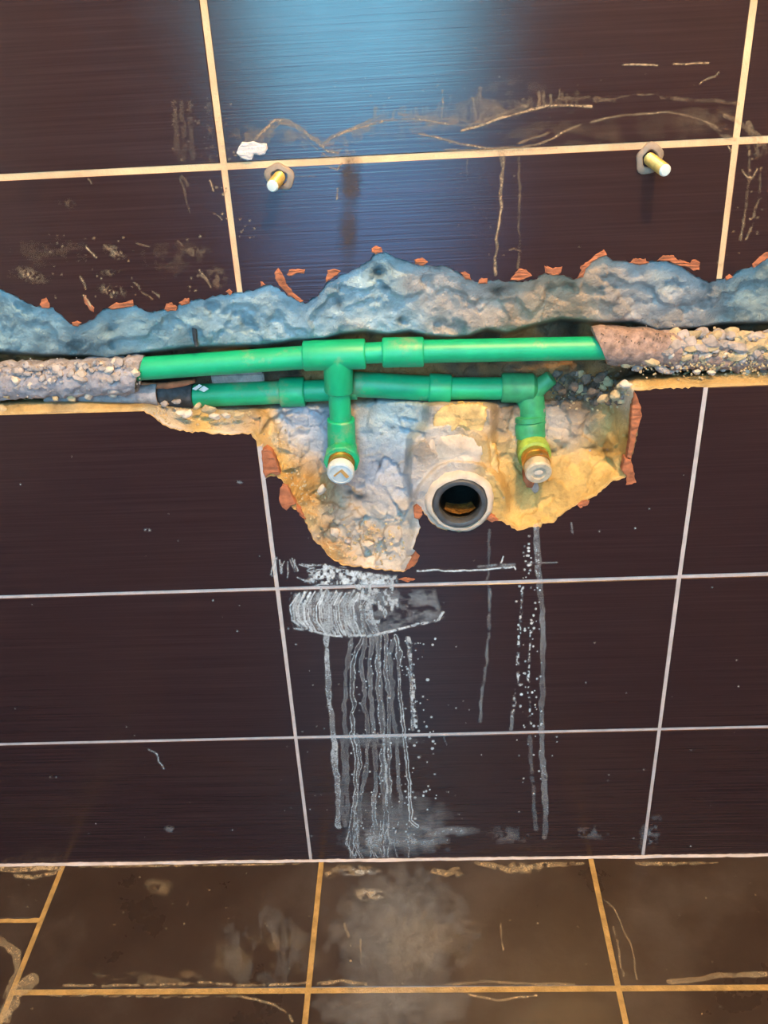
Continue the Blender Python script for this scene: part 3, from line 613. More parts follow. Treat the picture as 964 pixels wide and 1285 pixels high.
# ------------------------------------------------------------------ sleeves around the pipes
def sleeve(name, pts, rad, d, m, label, lumps, seed, cat='insulation', bore=None, amp=.16, xcut=.0):
    root = empty(name, P3(*pts[0], d), label, cat); bm = bmesh.new(); A = P3(*pts[0], d); B = P3(*pts[1], d); L = (B-A).length
    n = 72; k = int(L/.0022); dd = (B-A).normalized(); a, b = axes(dd); rings = []
    ss = np.linspace(0, L, k+1)[:,None]; tt = np.linspace(0, 2*math.pi, n+1)[None,:-1]
    f1 = fbm(ss*1000+0*tt, np.cos(tt)*rad*1000+60+ss*0, 9, 3, seed)+fbm(ss*1000+0*tt, np.sin(tt)*rad*1000+160+ss*0, 7, 3, seed+3)
    f2, _ = facets(ss*1000+0*tt, (np.minimum(tt, 2*math.pi-tt))*rad*1000+50+0*ss, 7, seed+8)
    rr_ = rad*(1+amp*f1+amp*.9*f2)
    for i in range(k+1):
        t = [2*math.pi*j/n for j in range(n)]
        # slanted end: shift along the axis with height
        rings.append([bm.verts.new(A+dd*(ss[i,0]+(xcut*(math.sin(tj)) if i == k or xcut == 0 or True else 0)*(i/k))+(a*math.cos(tj)+b*math.sin(tj))*rr_[i,j]) for j, tj in enumerate(t)])
    for P, Q in zip(rings[:-1], rings[1:]):
        for j in range(n): bm.faces.new((P[j],P[(j+1)%n],Q[(j+1)%n],Q[j]))
    inner = [bm.verts.new(v.co+(B+dd*0-v.co).normalized()*0+(B+dd*(v.co-B).dot(dd)-v.co)*.22) for v in rings[-1]]
    back = [bm.verts.new(v.co-dd*.02) for v in inner]
    for j in range(n):
        bm.faces.new((rings[-1][j],rings[-1][(j+1)%n],inner[(j+1)%n],inner[j])); bm.faces.new((inner[j],inner[(j+1)%n],back[(j+1)%n],back[j]))
    under(new('foam_tube', bm_mesh('foam_tube', bm, True, R(60)), None, [m]), root)
    rr = random.Random(seed)
    for (lx, ly, sx, sz, mm) in lumps:
        t = (lx-pts[0][0])/(pts[1][0]-pts[0][0]+1e-9); cy = pts[0][1]+(pts[1][1]-pts[0][1])*t; h = (ly-cy)/1400.
        dep = d-math.sqrt(max(rad**2-h*h, (rad*.25)**2))*.97; rock(lx, ly, dep, sx, sz, mm, root)
    return root
rr = random.Random(3)
lumps = []
for i in range(78):
    lx = rr.uniform(-30,172); ly = rr.uniform(456,492)-(.02*lx); s = rr.choice([3,3.5,4,5,6,7.5]); lumps.append((lx, ly, s*rr.uniform(1,1.5), s, rr.choice([M_MORTAR,M_MORTAR,M_MORTAR,M_PALE,M_FOAMG and M_MORTAR])))
ls = sleeve('pipe_sleeve', [(-420,498),(176,470)], .0170, UD, M_FOAMG, 'grey mortar-crusted foam sleeve on the upper pipe, left of the green run', lumps, 41, amp=.12, xcut=.006)
grit('grit', [(rr.uniform(-40,176), rr.gauss(472,10), UD-.0155+rr.uniform(0,.002), rr.uniform(1.2,2.6)) for _ in range(420)], M_MORTAR, ls, 4)
lumps = []
for lx, ly, sx, sz in [(865,430,13,10),(893,431,14,11),(918,422,8,7),(933,424,13,9),(956,424,13,9),(860,448,11,7),(845,428,8,7),(884,446,9,6),(905,447,10,6),(927,446,12,8),(948,444,8,8),(963,445,10,8),(980,430,14,10),(990,448,12,9),(1010,436,15,12)]:
    lumps.append((lx, ly, sx, sz, M_MORTAR if rr.random() < .6 else M_MORTAR2))
for i in range(34):
    lx = 846+(i//2)*12+rr.uniform(-2,2); ly = (420 if i%2 else 435)+rr.uniform(-3,3); s = rr.uniform(9,12); lumps.append((lx, ly, s*1.25, s*.85, rr.choice([M_MORTAR2,M_MORTAR,M_MORTAR2])))
for i in range(120):
    lx = rr.uniform(828,1000); ly = rr.uniform(440,466); s = rr.choice([3,4,5,6]); lumps.append((lx, ly, s*rr.uniform(1,1.4), s, rr.choice([M_MORTAR,M_MORTAR2,M_MORTAR,M_PALE,M_MORTAR3])))
rs = sleeve('pipe_sleeve', [(1380,436),(842,441)], .0165, UD+.003, M_FOAM, 'rubble-crusted sleeve at the right end of the channel', lumps, 47, amp=.16, xcut=0)
grit('grit', [(rr.uniform(800,1010), rr.gauss(450,11), UD-.013+rr.uniform(0,.002), rr.uniform(1.2,2.8)) for _ in range(500)], M_MORTAR2, rs, 6)
lumps = [(790,455,11,7,M_MORTAR2),(817,450,14,9,M_MORTAR2),(838,442,9,8,M_MORTAR),(800,462,9,5,M_MORTAR),(830,462,11,6,M_MORTAR)]
rs2 = sleeve('pipe_sleeve', [(850,437),(752,433)], .0168, UD+.001, M_FOAM, 'brown pitted foam sleeve cut on a slant where the upper pipe enters', lumps, 53, amp=.07, xcut=.009)
grit('grit', [(rr.uniform(755,850), rr.gauss(438,12), UD-.0145+rr.uniform(0,.003), rr.uniform(.8,1.7)) for _ in range(170)], M_MORTAR3, rs2, 8)
ls2 = sleeve('pipe_sleeve', [(196,495),(243,496)], .0115, LD-.004, M_BLACKFOAM, 'short black foam sleeve on the lower pipe end', [], 59, amp=.10)
ls3 = sleeve('pipe_sleeve', [(60,500),(199,495)], .0100, LD-.012, M_FOAMG, 'thin pale grey sleeve below the crusted one', [(115,494,6,5,M_PALE),(140,493,9,6,M_PALE),(111,497,5,4,M_MORTAR2)], 61, amp=.05)
# brown cable and grey strip lying between the two pipes
bm = bmesh.new(); sweep(bm, [P3(x, y, .034) for x, y in ((176,482),(190,484),(210,484),(230,481),(245,478))], [.0022,.003,.0032,.003,.0018], 12)
new('cable', bm_mesh('cable', bm), None, [M_CLAY], label='short reddish brown cable between the pipes at the left', cat='cable')
bm = bmesh.new(); a = P3(300,474,.05); box(bm, a.x-.026, a.x+.024, .047, .056, a.z-.005, a.z+.005); bmesh.ops.bevel(bm, geom=bm.edges[:], offset=.0015, segments=2, affect='EDGES')
new('mortar_strip', bm_mesh('mortar_strip', bm), wall, [M_MORTAR])
bm = bmesh.new()
for s_ in ([(249,489),(256,484),(262,488),(256,492)], [(241,488),(250,482),(254,484),(246,490)]):
    v = [bm.verts.new(P3(x, y, .030)) for x, y in s_]; w = [bm.verts.new(P3(x, y, .0312)) for x, y in s_]
    bm.faces.new(v); bm.faces.new(w[::-1]); [bm.faces.new((v[i],v[(i+1)%4],w[(i+1)%4],w[i])) for i in range(4)]
new('foil_scrap', bm_mesh('foil_scrap', bm, False), None, [M_CAP], label='small crumpled pale scrap at the left end of the lower pipe', cat='scrap')
# black nail in the band
bm = bmesh.new(); sweep(bm, [P3(242,403,.010), P3(244,415,.011), P3(245,426,.014), P3(247,435,.012)], [.0016,.0022,.0020,.0014], 8)
new('nail', bm_mesh('nail', bm), None, [M_BLACKFOAM], label='thin black nail in the blue-grey plaster above the left pipe', cat='nail')
# ------------------------------------------------------------------ mortar lumps lying in the hole (parts of the wall)
for (px, py, d_, sx, sz, m) in [(229,517,.010,9,6,M_PALE),(206,507,.018,8,5,M_MORTAR),(222,504,.020,9,5,M_MORTAR),(236,520,.008,11,7,M_PALE),(262,514,.012,12,7,M_MORTAR2),(270,523,.008,10,7,M_PALE),(284,522,.010,8,6,M_PALE),(248,510,.016,10,5,M_MORTAR2),(300,521,.012,8,6,M_MORTAR2),
   (8,495,.010,9,7,M_MORTAR2),(26,493,.012,6,6,M_PALE),(45,495,.012,9,6,M_PALE),(69,500,.010,6,4,M_MORTAR2),(89,500,.012,9,5,M_MORTAR2),(3,512,.006,7,6,M_MORTAR2),(111,497,.012,6,6,M_PALE),(140,494,.014,8,6,M_PALE),
   (462,684,.008,12,9,M_PALE),(452,668,.014,6,5,M_PALE),(437,678,.010,5,5,M_MORTAR),(478,676,.012,5,4,M_MORTAR),(490,701,.006,4,3,M_MORTAR2),(445,700,.006,5,4,M_MORTAR2),(414,640,.016,7,6,M_MORTAR2),(404,615,.016,6,9,M_PALE),(420,668,.012,7,9,M_PALE),
   (757,501,.020,10,9,M_MORTAR2),(773,497,.014,9,8,M_MORTAR2),(786,483,.008,9,7,M_PALE),(745,492,.030,9,7,M_MORTAR3),(720,486,.036,9,8,M_MORTAR3),(735,476,.036,10,8,M_MORTAR3),(706,492,.036,7,6,M_MORTAR3),(752,476,.030,9,7,M_MORTAR3),
   (832,462,.012,13,6,M_MORTAR),(815,455,.014,10,5,M_MORTAR),(800,462,.016,8,5,M_MORTAR),(875,467,.008,6,5,M_PALE),(893,468,.008,7,5,M_PALE),(850,458,.012,9,6,M_MORTAR)]:
    rock(px, py, d_, sx, sz, m, wall)
sp = [(rr.gauss(470,26), rr.gauss(682,15), .010+rr.uniform(0,.008), rr.uniform(1.3,3.2)) for _ in range(110)]+[(rr.uniform(330,430), 0, 0, 0) for _ in range(0)]
for _ in range(170):
    t = rr.random(); sp.append((330+t*95+rr.gauss(8,9), 550+t*150+rr.gauss(-4,9), .012+rr.uniform(0,.01), rr.uniform(1,2.6)))
for _ in range(120): sp.append((rr.uniform(190,320), rr.gauss(522,7), .011+rr.uniform(0,.006), rr.uniform(1,2.8)))
sp = [s for s in sp if not bool(inside(np.array([s[0]]), np.array([s[1]]), LOW+[(1450,900),(-700,900)])[0])]
def depth_at(px, py): return float(sample(D, np.array([px*1.]), np.array([py*1.]))[0])/1000
grit('grit', [(a, b, depth_at(a, b)-.0004, s) for a, b, c_, s in sp], M_MORTAR2, wall, 12)
grit('grit', [(a, b, depth_at(a,b)-.001, rr.uniform(1.5,3.6)) for a, b in ((rr.uniform(690,775), rr.uniform(470,505)) for _ in range(150))], M_MORTAR3, wall, 13)
grit('grit', [(a, b, depth_at(a,b)-.0006, rr.uniform(1.2,3)) for a, b in ((rr.uniform(690,790), rr.uniform(478,515)) for _ in range(70))], M_MORTAR2, wall, 14)
grit('grit', [(a, b, max(.004,depth_at(a,b)-.0006), rr.uniform(1.2,3.4)) for a, b in [(x, rr.uniform(495,505)-.03*x) for x in [rr.uniform(-20,170) for _ in range(60)]]+[(x, rr.uniform(464,471)) for x in [rr.uniform(830,980) for _ in range(60)]]], M_MORTAR2, wall, 15)
# more rubble in the dark pocket right of the lower outlet
for _ in range(42):
    a, b = rr.uniform(694,782), rr.uniform(468,508); k = rr.uniform(3.5,8); rock(a, b, max(.008, depth_at(a,b)-.002), k*1.25, k, rr.choice([M_MORTAR3,M_MORTAR3,M_MORTAR3,M_FOAM,M_MORTAR2]), wall)
# big lumps above the drain
from mathutils import noise as mn
def clod(poly, d0, d1, m, seed, label=None):         # a rough block of mortar standing out of the hole: outline in pixels at its front
    q = rough_line(poly+[poly[0]], 1.2, 3, seed)[:-1]; c = np.mean(q, 0); V = []; n = len(q); lev = [(1.10,d1),(1.04,d1*.6+d0*.4),(1.0,d0*.8+d1*.2),(.95,d0+.0012),(.85,d0),(.7,d0-.0008),(.5,d0-.001),(.3,d0-.0012)]
    for k_, (f_, y) in enumerate(lev):
        for p in q:
            v = P3(c[0]+(p[0]-c[0])*f_, c[1]+(p[1]-c[1])*f_, y); o = Vector((v.x*90+seed, v.z*90, v.y*90))
            a = mn.fractal(o, 1., 2., 5)*.0022+mn.noise(o*.55)*.0035; V.append(v+Vector((mn.noise(o*2.1)*.0008, a, mn.noise(o*2.3+Vector((5,5,5)))*.0008)))
    V.append(P3(c[0], c[1], d0-.0012)); K = len(lev)
    Fc = [(k_*n+i, k_*n+(i+1)%n, (k_+1)*n+(i+1)%n, (k_+1)*n+i) for k_ in range(K-1) for i in range(n)]+[((K-1)*n+i, (K-1)*n+(i+1)%n, K*n) for i in range(n)]
    bm = bmesh.new(); me = mesh('mortar_clod', V, Fc); bm.from_mesh(me); bpy.data.meshes.remove(me)
    return new('mortar_clod', bm_mesh('mortar_clod', bm, True, R(35)), wall, [m])
M_CLODY = plain('ochre_mortar', (.66,.46,.20), .9, .35, 70, .0014, 260)
clod([(545,520),(556,510),(575,506),(605,506),(613,512),(611,528),(606,540),(598,548),(580,546),(560,545),(546,543),(543,530)], .012, .038, M_CLODY, 3)
clod([(552,547),(575,543),(596,548),(606,560),(607,585),(600,596),(585,588),(560,590),(545,600),(540,585),(545,562)], .008, .036, M_PALE, 5)
clod([(523,560),(530,545),(545,545),(549,565),(546,590),(540,610),(528,628),(520,618),(516,600),(517,578)], .011, .036, M_PALE, 7)
clod([(605,552),(615,550),(623,565),(626,590),(624,615),(619,632),(612,628),(608,600),(604,575)], .016, .036, M_CLODY, 9)
rock(671,612,.022,9,10,M_MORTAR,wall,sy=7)
chip([(661,606),(667,603),(673,606),(674,616),(671,624),(664,623),(660,615)], wall, 'brick_fragment', M_CLAY, .018, .034, 9)
# ------------------------------------------------------------------ drain
dr = empty('drain_pipe', DC, 'open drain pipe stub with a dark grey rubber ring set in pale mortar', 'drain')
dax = Vector((0,-1,0)); c0 = Vector((DC.x, 0, DC.z))
bm = bmesh.new()
wn = lambda s, t: 1+.018*math.sin(3*t+1)+.010*math.sin(7*t+s*200)+.008*math.sin(13*t)
lathe(bm, c0+Vector((.0,.012,.0)), dax, [(0,.0345),(.006,.0336),(.010,.0326),(.0135,.0308),(.0148,.0285),(.0148,.0265),(.010,.0255),(0,.025)], 64, wn)
under(new('mortar_ring', bm_mesh('mortar_ring', bm), None, [M_PALE]), dr)
bm = bmesh.new(); lathe(bm, c0+Vector((0,.02,0)), dax, [(0,.0262),(.020,.0262),(.0225,.0258),(.0240,.0245),(.0243,.0225),(.0235,.0205),(.0215,.0196),(.0195,.0194),(0,.0194)], 64)
under(new('rubber_ring', bm_mesh('rubber_ring', bm), None, [M_RUBBER]), dr)
bm = bmesh.new(); lathe(bm, c0+Vector((0,.070,0)), dax, [(0,0),(0,.018),(.046,.0190),(.0655,.0193),(.0660,.0186),(.0655,.0182),(.046,.0180),(.002,.0172),(.001,0)], 56)
under(new('pipe_bore', bm_mesh('pipe_bore', bm), None, [M_INNER]), dr)
# sludge lying along the bottom of the bore
V = []; Fc = []; n, k = 18, 22
for i in range(k):
    for j in range(n):
        t = math.pi*(-.5)+ (j/(n-1)-.5)*(1.5+.5*i/(k-1)); y = .026-.0200*i/(k-1); rad = .0178-.0016*math.cos((j/(n-1)-.5)*math.pi)*(1+.6*random.random()); V.append((c0.x+math.cos(t)*rad, y, c0.z+math.sin(t)*rad))
for i in range(k-1):
    for j in range(n-1): Fc.append((i*n+j, i*n+j+1, (i+1)*n+j+1, (i+1)*n+j))
sl = under(new('wet_sludge', mesh('wet_sludge', V, Fc, True), None, [M_SLUDGE]), dr); sl['label'] = 'ochre wet sludge along the bottom of the bore'
# ------------------------------------------------------------------ wall studs
def stud(px, py, tx, ty, label, seed):
    hx, hz = at(px, py); root = empty('wall_stud', (hx, 0, hz), label, 'bolt', 'washbasin studs in the wall'); rr = random.Random(seed)
    wn = lambda s, t: 1+.10*math.sin(2*t+seed)+.06*math.sin(5*t)
    bm = bmesh.new(); lathe(bm, Vector((hx,.001,hz)), (0,-1,0), [(0,.0112),(.0022,.0108),(.0032,.0095),(.0034,.0066),(.0025,.0058),(-.004,.0056),(-.004,0)], 28, wn)
    under(new('dowel_collar', bm_mesh('dowel_collar', bm), None, [M_DOWEL]), root)
    # length so that the tip lands where the photograph has it: search along the stud
    best = min(((proj(hx+ax*l, -l, hz+az*l)[0]-tx)**2+(proj(hx+ax*l, -l, hz+az*l)[1]-ty)**2, l, ax, az) for l in np.arange(.014,.034,.002) for ax in np.arange(-.4,.41,.05) for az in np.arange(-.5,.51,.05))
    _, l, ax, az = best; dd = Vector((ax,-1,az)).normalized(); L = l/abs(dd.y)
    prof = [(0,0),(0,.0046)]; s = .001
    while s < L-.002: prof += [(s,.0049),(s+.0006,.0043)]; s += .0012
    prof += [(L-.0012,.0047),(L-.0006,.0042),(L-.0006,0)]
    bm = bmesh.new(); lathe(bm, Vector((hx,0,hz)), dd, prof, 24); st = under(new('threaded_rod', bm_mesh('threaded_rod', bm), None, [M_STUD]), root)
    bm = bmesh.new(); lathe(bm, Vector((hx,0,hz))+dd*(L-.0012), dd, [(0,0),(0,.0046),(.001,.0046),(.0022,.0036),(.0024,0)], 24); under(new('rod_end', bm_mesh('rod_end', bm), None, [M_TIP]), root)
stud(351,222,342,234, 'left wall stud with a grey collar beneath the white plaster blob', 1)
stud(815,199,835,214, 'right wall stud with a grey collar, near the right vertical joint', 4)
# ------------------------------------------------------------------ floor
fz = 0.
fl = slab('floor', r['x0']-.1, r['x1']+.1, r['y1']-.1, .15, -.10, -.008, M_CORE)
JF = {}
yb = [0., flr(500,1242)[1], 0, 0, 0, 0, 0]; step = .323
x0_ = flr(78,1088)[0]; xs = [flr(78,1088), flr(403,1084), flr(742,1079)]; xe = [flr(22,1240), flr(393,1242), flr(780,1240)]
ymid = yb[1]; ys = [-.0015, ymid]+[ymid-step*i for i in range(1,7)]
cols = [x0_+ (xs[1][0]-xs[0][0])*0 for _ in ()]
cx = [xs[0][0], xs[1][0], xs[2][0], xs[2][0]+.324, xs[2][0]+.648]
fg = .0060
def ftile(x0,x1,ya,yb_):
    bm = bmesh.new(); box(bm, x0, x1, yb_, ya, -.008, 0); bmesh.ops.bevel(bm, geom=[e for e in bm.edges if all(v.co.z > -.001 for v in e.verts)], offset=.0006, segments=1, affect='EDGES')
    return new('tile', bm_mesh('tile', bm, False), fl, [M_FLOOR])
for i in range(len(cx)-1):
    for j in range(len(ys)-1):
        if ys[j] < r['y1']: continue
        ftile(cx[i]+fg/2, min(cx[i+1]-fg/2, 1.2), ys[j]-(fg/2 if j else .0), max(ys[j+1]+fg/2, r['y1']))
yl = flr(0,1155)[1]                                  # the left column is laid out of step
ysl = [-.0015, yl]+[yl-step*i for i in range(1,7)]
for i, (a, b) in enumerate(((-.8, cx[0]-.324), (cx[0]-.324, cx[0]))):
    for j in range(len(ysl)-1):
        if ysl[j] < r['y1']: continue
        ftile(a+fg/2, b-fg/2, ysl[j]-(fg/2 if j else 0), max(ysl[j+1]+fg/2, r['y1']))
def fstrip(a, b, w, seed, z=-.0006, m=M_FGROUT):
    pl_ = wob(a, b, w, w, max(8, int(math.hypot(b[0]-a[0], b[1]-a[1])/.008)), seed, .0011); n = len(pl_)
    v = [(x, y, z) for x, y in pl_]+[(x, y, -.008) for x, y in pl_]; fc = [(i, n-1-i, n-2-i, i+1) for i in range(n//2-1)]+[(i, i+1, (i+1)%n+n, i+n) for i in range(n-1)]
    bm = bmesh.new(); me = mesh('grout', v, fc); bm.from_mesh(me); bpy.data.meshes.remove(me); return new('grout', bm_mesh('grout', bm, False), fl, [m])
for i, x in enumerate(cx): fstrip((x, 0), (x, r['y1']), fg+.0012, 200+i)
fstrip((cx[0]-.324,0), (cx[0]-.324, r['y1']), fg+.001, 240)
for j, y in enumerate(ys[1:]):
    if y > r['y1']: fstrip((cx[0], y), (1.2, y), fg+.0012, 220+j, -.0004)
for j, y in enumerate(ysl[1:]):
    if y > r['y1']: fstrip((-.8, y), (cx[0], y), fg-.001, 230+j, -.0004)
# pale irregular bead where wall meets floor
V = []; Fc = []; xs_ = np.arange(-.8, 1.2, .004); hh = .0016+.0012*np.abs(fbm(xs_, xs_*0, .03, 4, 55))+.0012*np.abs(fbm(xs_,xs_*0,.006,2,57)); ww = .0022+.002*np.abs(fbm(xs_, xs_*0, .04, 4, 56))
for x, h, w in zip(xs_, hh, ww): V += [(x,.0,h),(x,-.0008,h*.95),(x,-w*.6,h*.45),(x,-w,.0002),(x,.0,-.001)]
for i in range(len(xs_)-1):
    for j in range(4): Fc.append((i*5+j, i*5+j+1, i*5+j+6, i*5+j+5))
bm = bmesh.new(); me = mesh('b', V, Fc); bm.from_mesh(me); bpy.data.meshes.remove(me)
new('trim_1', bm_mesh('trim_1', bm), None, [M_GROUT], kind='structure')
# ------------------------------------------------------------------ dried washes, drips, dust and painted glow lying on the tiles
class Wash:
    def __init__(s, x0,y0,x1,y1): s.x0,s.y0 = x0,y0; s.X, s.Y = np.meshgrid(np.arange(x0,x1,.5), np.arange(y0,y1,.5)); s.A = np.zeros(s.X.shape)
    def win(s, pts, w):
        xs = [p[0] for p in pts]; ys = [p[1] for p in pts]; m = 3*w+3
        a = max(0,int((min(xs)-m-s.x0)*2)); b = int((max(xs)+m-s.x0)*2)+1; c = max(0,int((min(ys)-m-s.y0)*2)); d_ = int((max(ys)+m-s.y0)*2)+1
        return np.s_[c:d_, a:b]
    def line(s, pts, w, k, hollow=0, brk=0, sc=6, seed=0, wig=1.2):
        W_ = s.win(pts, w+wig*2); X = s.X[W_]; Y = s.Y[W_]
        if X.size == 0: return
        Xw = X+fbm(X, Y, 13, 3, seed+500)*wig*2; d_ = pdist(Xw, Y+fbm(X,Y,13,3,seed+600)*wig, pts)
        wv = w*(.75+.5*vnoise(X/9, Y/9, seed+3)); v = sm(wv/2+.7, np.maximum(0, wv/2-1.1), d_)*(.55+.75*vnoise(X/26, Y/26, seed+31))
        if hollow: v = v*(1-hollow*sm(wv/2-.4, wv/2-1.6, d_))
        if brk: v = v*sm(brk-.18, brk+.18, vnoise(X/sc, Y/sc, seed+7)*.7+.3*vnoise(X/2.3, Y/2.3, seed+8))
        s.A[W_] = np.maximum(s.A[W_], v*k)
    def blob(s, cx_, cy_, rx, ry, k, brk=.4, sc=4, seed=0, ang=0, sx=1., sy=1.):
        W_ = s.win([(cx_-rx*1.6,cy_-ry*1.6),(cx_+rx*1.6,cy_+ry*1.6)], 0); X = s.X[W_]; Y = s.Y[W_]
        if X.size == 0: return
        c, n = math.cos(ang), math.sin(ang); u_ = ((X-cx_)*c+(Y-cy_)*n); v_ = (-(X-cx_)*n+(Y-cy_)*c)
        e = np.sqrt((u_/rx)**2+(v_/ry)**2)+fbm(X,Y,12,4,seed+40)*.35; v = sm(1.15, .1, e)
        if brk: v = v*sm(brk-.15, brk+.2, fbm(u_/sx, v_/sy, sc, 4, seed+50)*.7+.5)
        s.A[W_] = np.maximum(s.A[W_], v*k)
    def poly(s, pts, k, soft=3, sx=1., sy=1., sc=6, brk=.4, seed=0):
        W_ = s.win(pts, soft); X = s.X[W_]; Y = s.Y[W_]; d_ = pdist(X, Y, pts+[pts[0]]); v = np.where(inside(X+fbm(X,Y,8,3,seed)*4, Y+fbm(X,Y,8,3,seed+1)*4, pts), sm(0, soft, d_), 0)
        if brk: v = v*sm(brk-.2, brk+.25, fbm(X/sx, Y/sy, sc, 4, seed+50)*.7+.5)
        s.A[W_] = np.maximum(s.A[W_], v*k)
    def dots(s, n, x0,x1,y0,y1, r0,r1, k, seed=0):
        q = random.Random(seed)
        for _ in range(n):
            x, y, rr_ = q.uniform(x0,x1), q.uniform(y0,y1), q.uniform(r0,r1); W_ = s.win([(x,y)], rr_)
            if s.X[W_].size: s.A[W_] = np.maximum(s.A[W_], k*q.uniform(.5,1)*sm(rr_+.5, rr_-.5, np.hypot((s.X[W_]-x)*q.uniform(.7,1.2), s.Y[W_]-y)))
    def build(s, name, m, par=None, floor=False, off=.0004, res=.00055, lab=None):
        cs = [(s.x0,s.y0),(s.X[0,-1],s.y0),(s.x0,s.Y[-1,0]),(s.X[0,-1],s.Y[-1,0])]
        w = [(flr if floor else at)(*c) for c in cs]; a0, a1 = min(p[0] for p in w), max(p[0] for p in w); b0, b1 = min(p[1] for p in w), max(p[1] for p in w)
        if not floor: b0 = max(b0, .004)
        else: b1 = min(b1, -.003)
        U, V_ = np.meshgrid(np.arange(a0,a1,res), np.arange(b0,b1,res))
        if floor: px, py = proj(U, V_, 0*U)
        else: px, py = proj(U, 0*U, V_)
        x = (px-s.x0)*2; y = (py-s.y0)*2; ok = (x >= 0)&(y >= 0)&(x < s.A.shape[1]-1.01)&(y < s.A.shape[0]-1.01)
        x = np.clip(x, 0, s.A.shape[1]-1.01); y = np.clip(y, 0, s.A.shape[0]-1.01); xi = x.astype(int); yi = y.astype(int); fx = x-xi; fy = y-yi; A = s.A
        v = ((A[yi,xi]*(1-fx)+A[yi,xi+1]*fx)*(1-fy)+(A[yi+1,xi]*(1-fx)+A[yi+1,xi+1]*fx)*fy)*ok
        k = (v > .03); keep = k[:-1,:-1]|k[1:,1:]|k[:-1,1:]|k[1:,:-1]
        if floor: me = grid_mesh(name, U, V_, np.full(U.shape, off)+v*.0002, keep, {'cover': v})
        else: me = grid_mesh(name, U, np.full(U.shape, -off)-v*.0002, V_, keep[::-1][::-1], {'cover': v})
        o = new(name, me, par or (fl if floor else wall), [m], kind='stuff')
        if lab: o['label'] = lab
        return o
# white wash and drips under the hole
w = Wash(325,690,625,1082)
for i in range(34):                                   # swept brush marks, left half
    x = 366+i*3.1; q = random.Random(i); cv = 10*math.sin(i*.1)
    w.line([(x+8+q.uniform(-2,2),741+q.uniform(0,4)),(x-2+cv*.2,760),(x+1,778),(x+10,786+min(i,14)*.8+q.uniform(-3,2))], q.uniform(1.6,4.0), q.uniform(.45,1.)*(1 if i < 26 else .6), brk=.2, seed=i, wig=.8)
w.poly([(368,742),(455,738),(462,797),(440,799),(405,794),(372,789),(362,768)], .42, 6, 1, 5, 5, .42, 3)
w.poly([(455,738),(548,737),(556,765),(560,777),(525,786),(470,797),(455,795)], .20, 6, 2.2, 1, 7, .42, 8)
w.line([(555,768),(552,777),(525,783),(505,788),(480,794),(462,798)], 3.5, .75, brk=.3, seed=90)
w.line([(362,788),(385,790),(410,797),(440,798),(462,797)], 3, .6, brk=.35, seed=91)
w.poly([(395,735),(385,728),(398,715),(408,705),(425,712),(465,717),(490,722),(500,735)], .85, 3, 1, 1, 4, .40, 12)
w.poly([(440,716),(500,720),(503,762),(470,790),(448,770)], .6, 5, 1, 1.6, 4, .50, 13)
for i in range(22):
    q = random.Random(i+60); a = q.uniform(2.6,3.9); x, y = q.uniform(385,415), q.uniform(708,732); L = q.uniform(6,18); w.line([(x,y),(x-L,y+L*math.sin(a)*.8)], 1.3, .55, seed=i, brk=.3)
for i in range(9):
    q = random.Random(i+90); x = 345+i*3; w.line([(x,702+q.uniform(-4,6)),(x+q.uniform(-6,8),716+q.uniform(-4,9))], 1.6, .5, brk=.3, seed=i)
w.line([(410,742),(410,790),(411,830),(414,880),(419,930),(423,980),(426,1020),(424,1036)], 7, .52, .25, seed=1, brk=.12, sc=3)
w.line([(403,738),(405,775)], 3, .7, seed=2)
dr_ = [([(440,800),(434,850),(433,900),(436,1000),(436,1030)],5,.26,.5),([(455,797),(447,820),(443,835),(443,925),(447,960),(445,1010),(441,1060),(440,1076)],5,.62,.85),
 ([(458,800),(454,830),(456,870),(462,925),(460,960),(452,1000),(450,1030)],5,.34,.6),([(466,797),(464,850),(468,900),(472,950),(470,1010),(472,1060)],5.5,.40,.5),
 ([(476,797),(474,840),(478,900),(481,930),(479,980),(484,1030),(486,1060)],6,.52,.7),([(484,797),(484,830),(489,880),(488,930),(488,990),(492,1040)],5,.50,.7),
 ([(497,800),(490,820),(492,870),(497,925),(500,970),(505,1030)],5,.30,.5),([(497,797),(500,812),(501,840),(504,890),(508,930),(512,980),(517,1030),(523,1036)],4.6,.85,.85),
 ([(512,800),(514,830),(517,860),(519,915)],4,.40,.4),([(430,925),(432,960),(431,1000),(432,1035)],5,.26,.5),([(449,925),(452,960),(444,1000),(448,1060)],4,.6,.9),([(480,925),(484,960),(486,1010)],3,.7,.5),([(470,797),(478,850),(482,910)],3,.3,.3)]
for i, (p, ww_, k, h) in enumerate(dr_): w.line(p, ww_, k, h, seed=i+10, wig=1.6)
w.dots(55, 508,548, 800,1030, .7,1.7, .8, 1); w.dots(110, 440,520, 800,1060, .6,1.3, .7, 2); w.dots(60, 350,590, 740,1060, .5,1.0, .45, 3)
w.line([(513,800),(516,830),(519,860),(521,912)], 5, .55, brk=.5, sc=2.5, seed=33); 
w.line([(560,935),(558,925),(562,921)],1.2,.3,seed=2)
w.blob(500,1035,80,45,.16,.2,20,seed=44); w.blob(530,1050,50,20,.36,.35,12,seed=4,sx=2); w.blob(470,1055,50,22,.34,.3,10,seed=6,sx=1.4); w.blob(565,1042,40,8,.28,.4,10,seed=5,sx=3); w.blob(480,930,60,10,.2,.3,8,seed=15,sx=3)  # broad haze at the wall foot: cool glow painted into the wash
for i in range(16):
    q = random.Random(i+300); x = q.uniform(435,515); w.line([(x,1035+q.uniform(-8,8)),(x+q.uniform(-7,7),1058),(x+q.uniform(-8,8),1076)], 1.5, .5, brk=.3, seed=i)
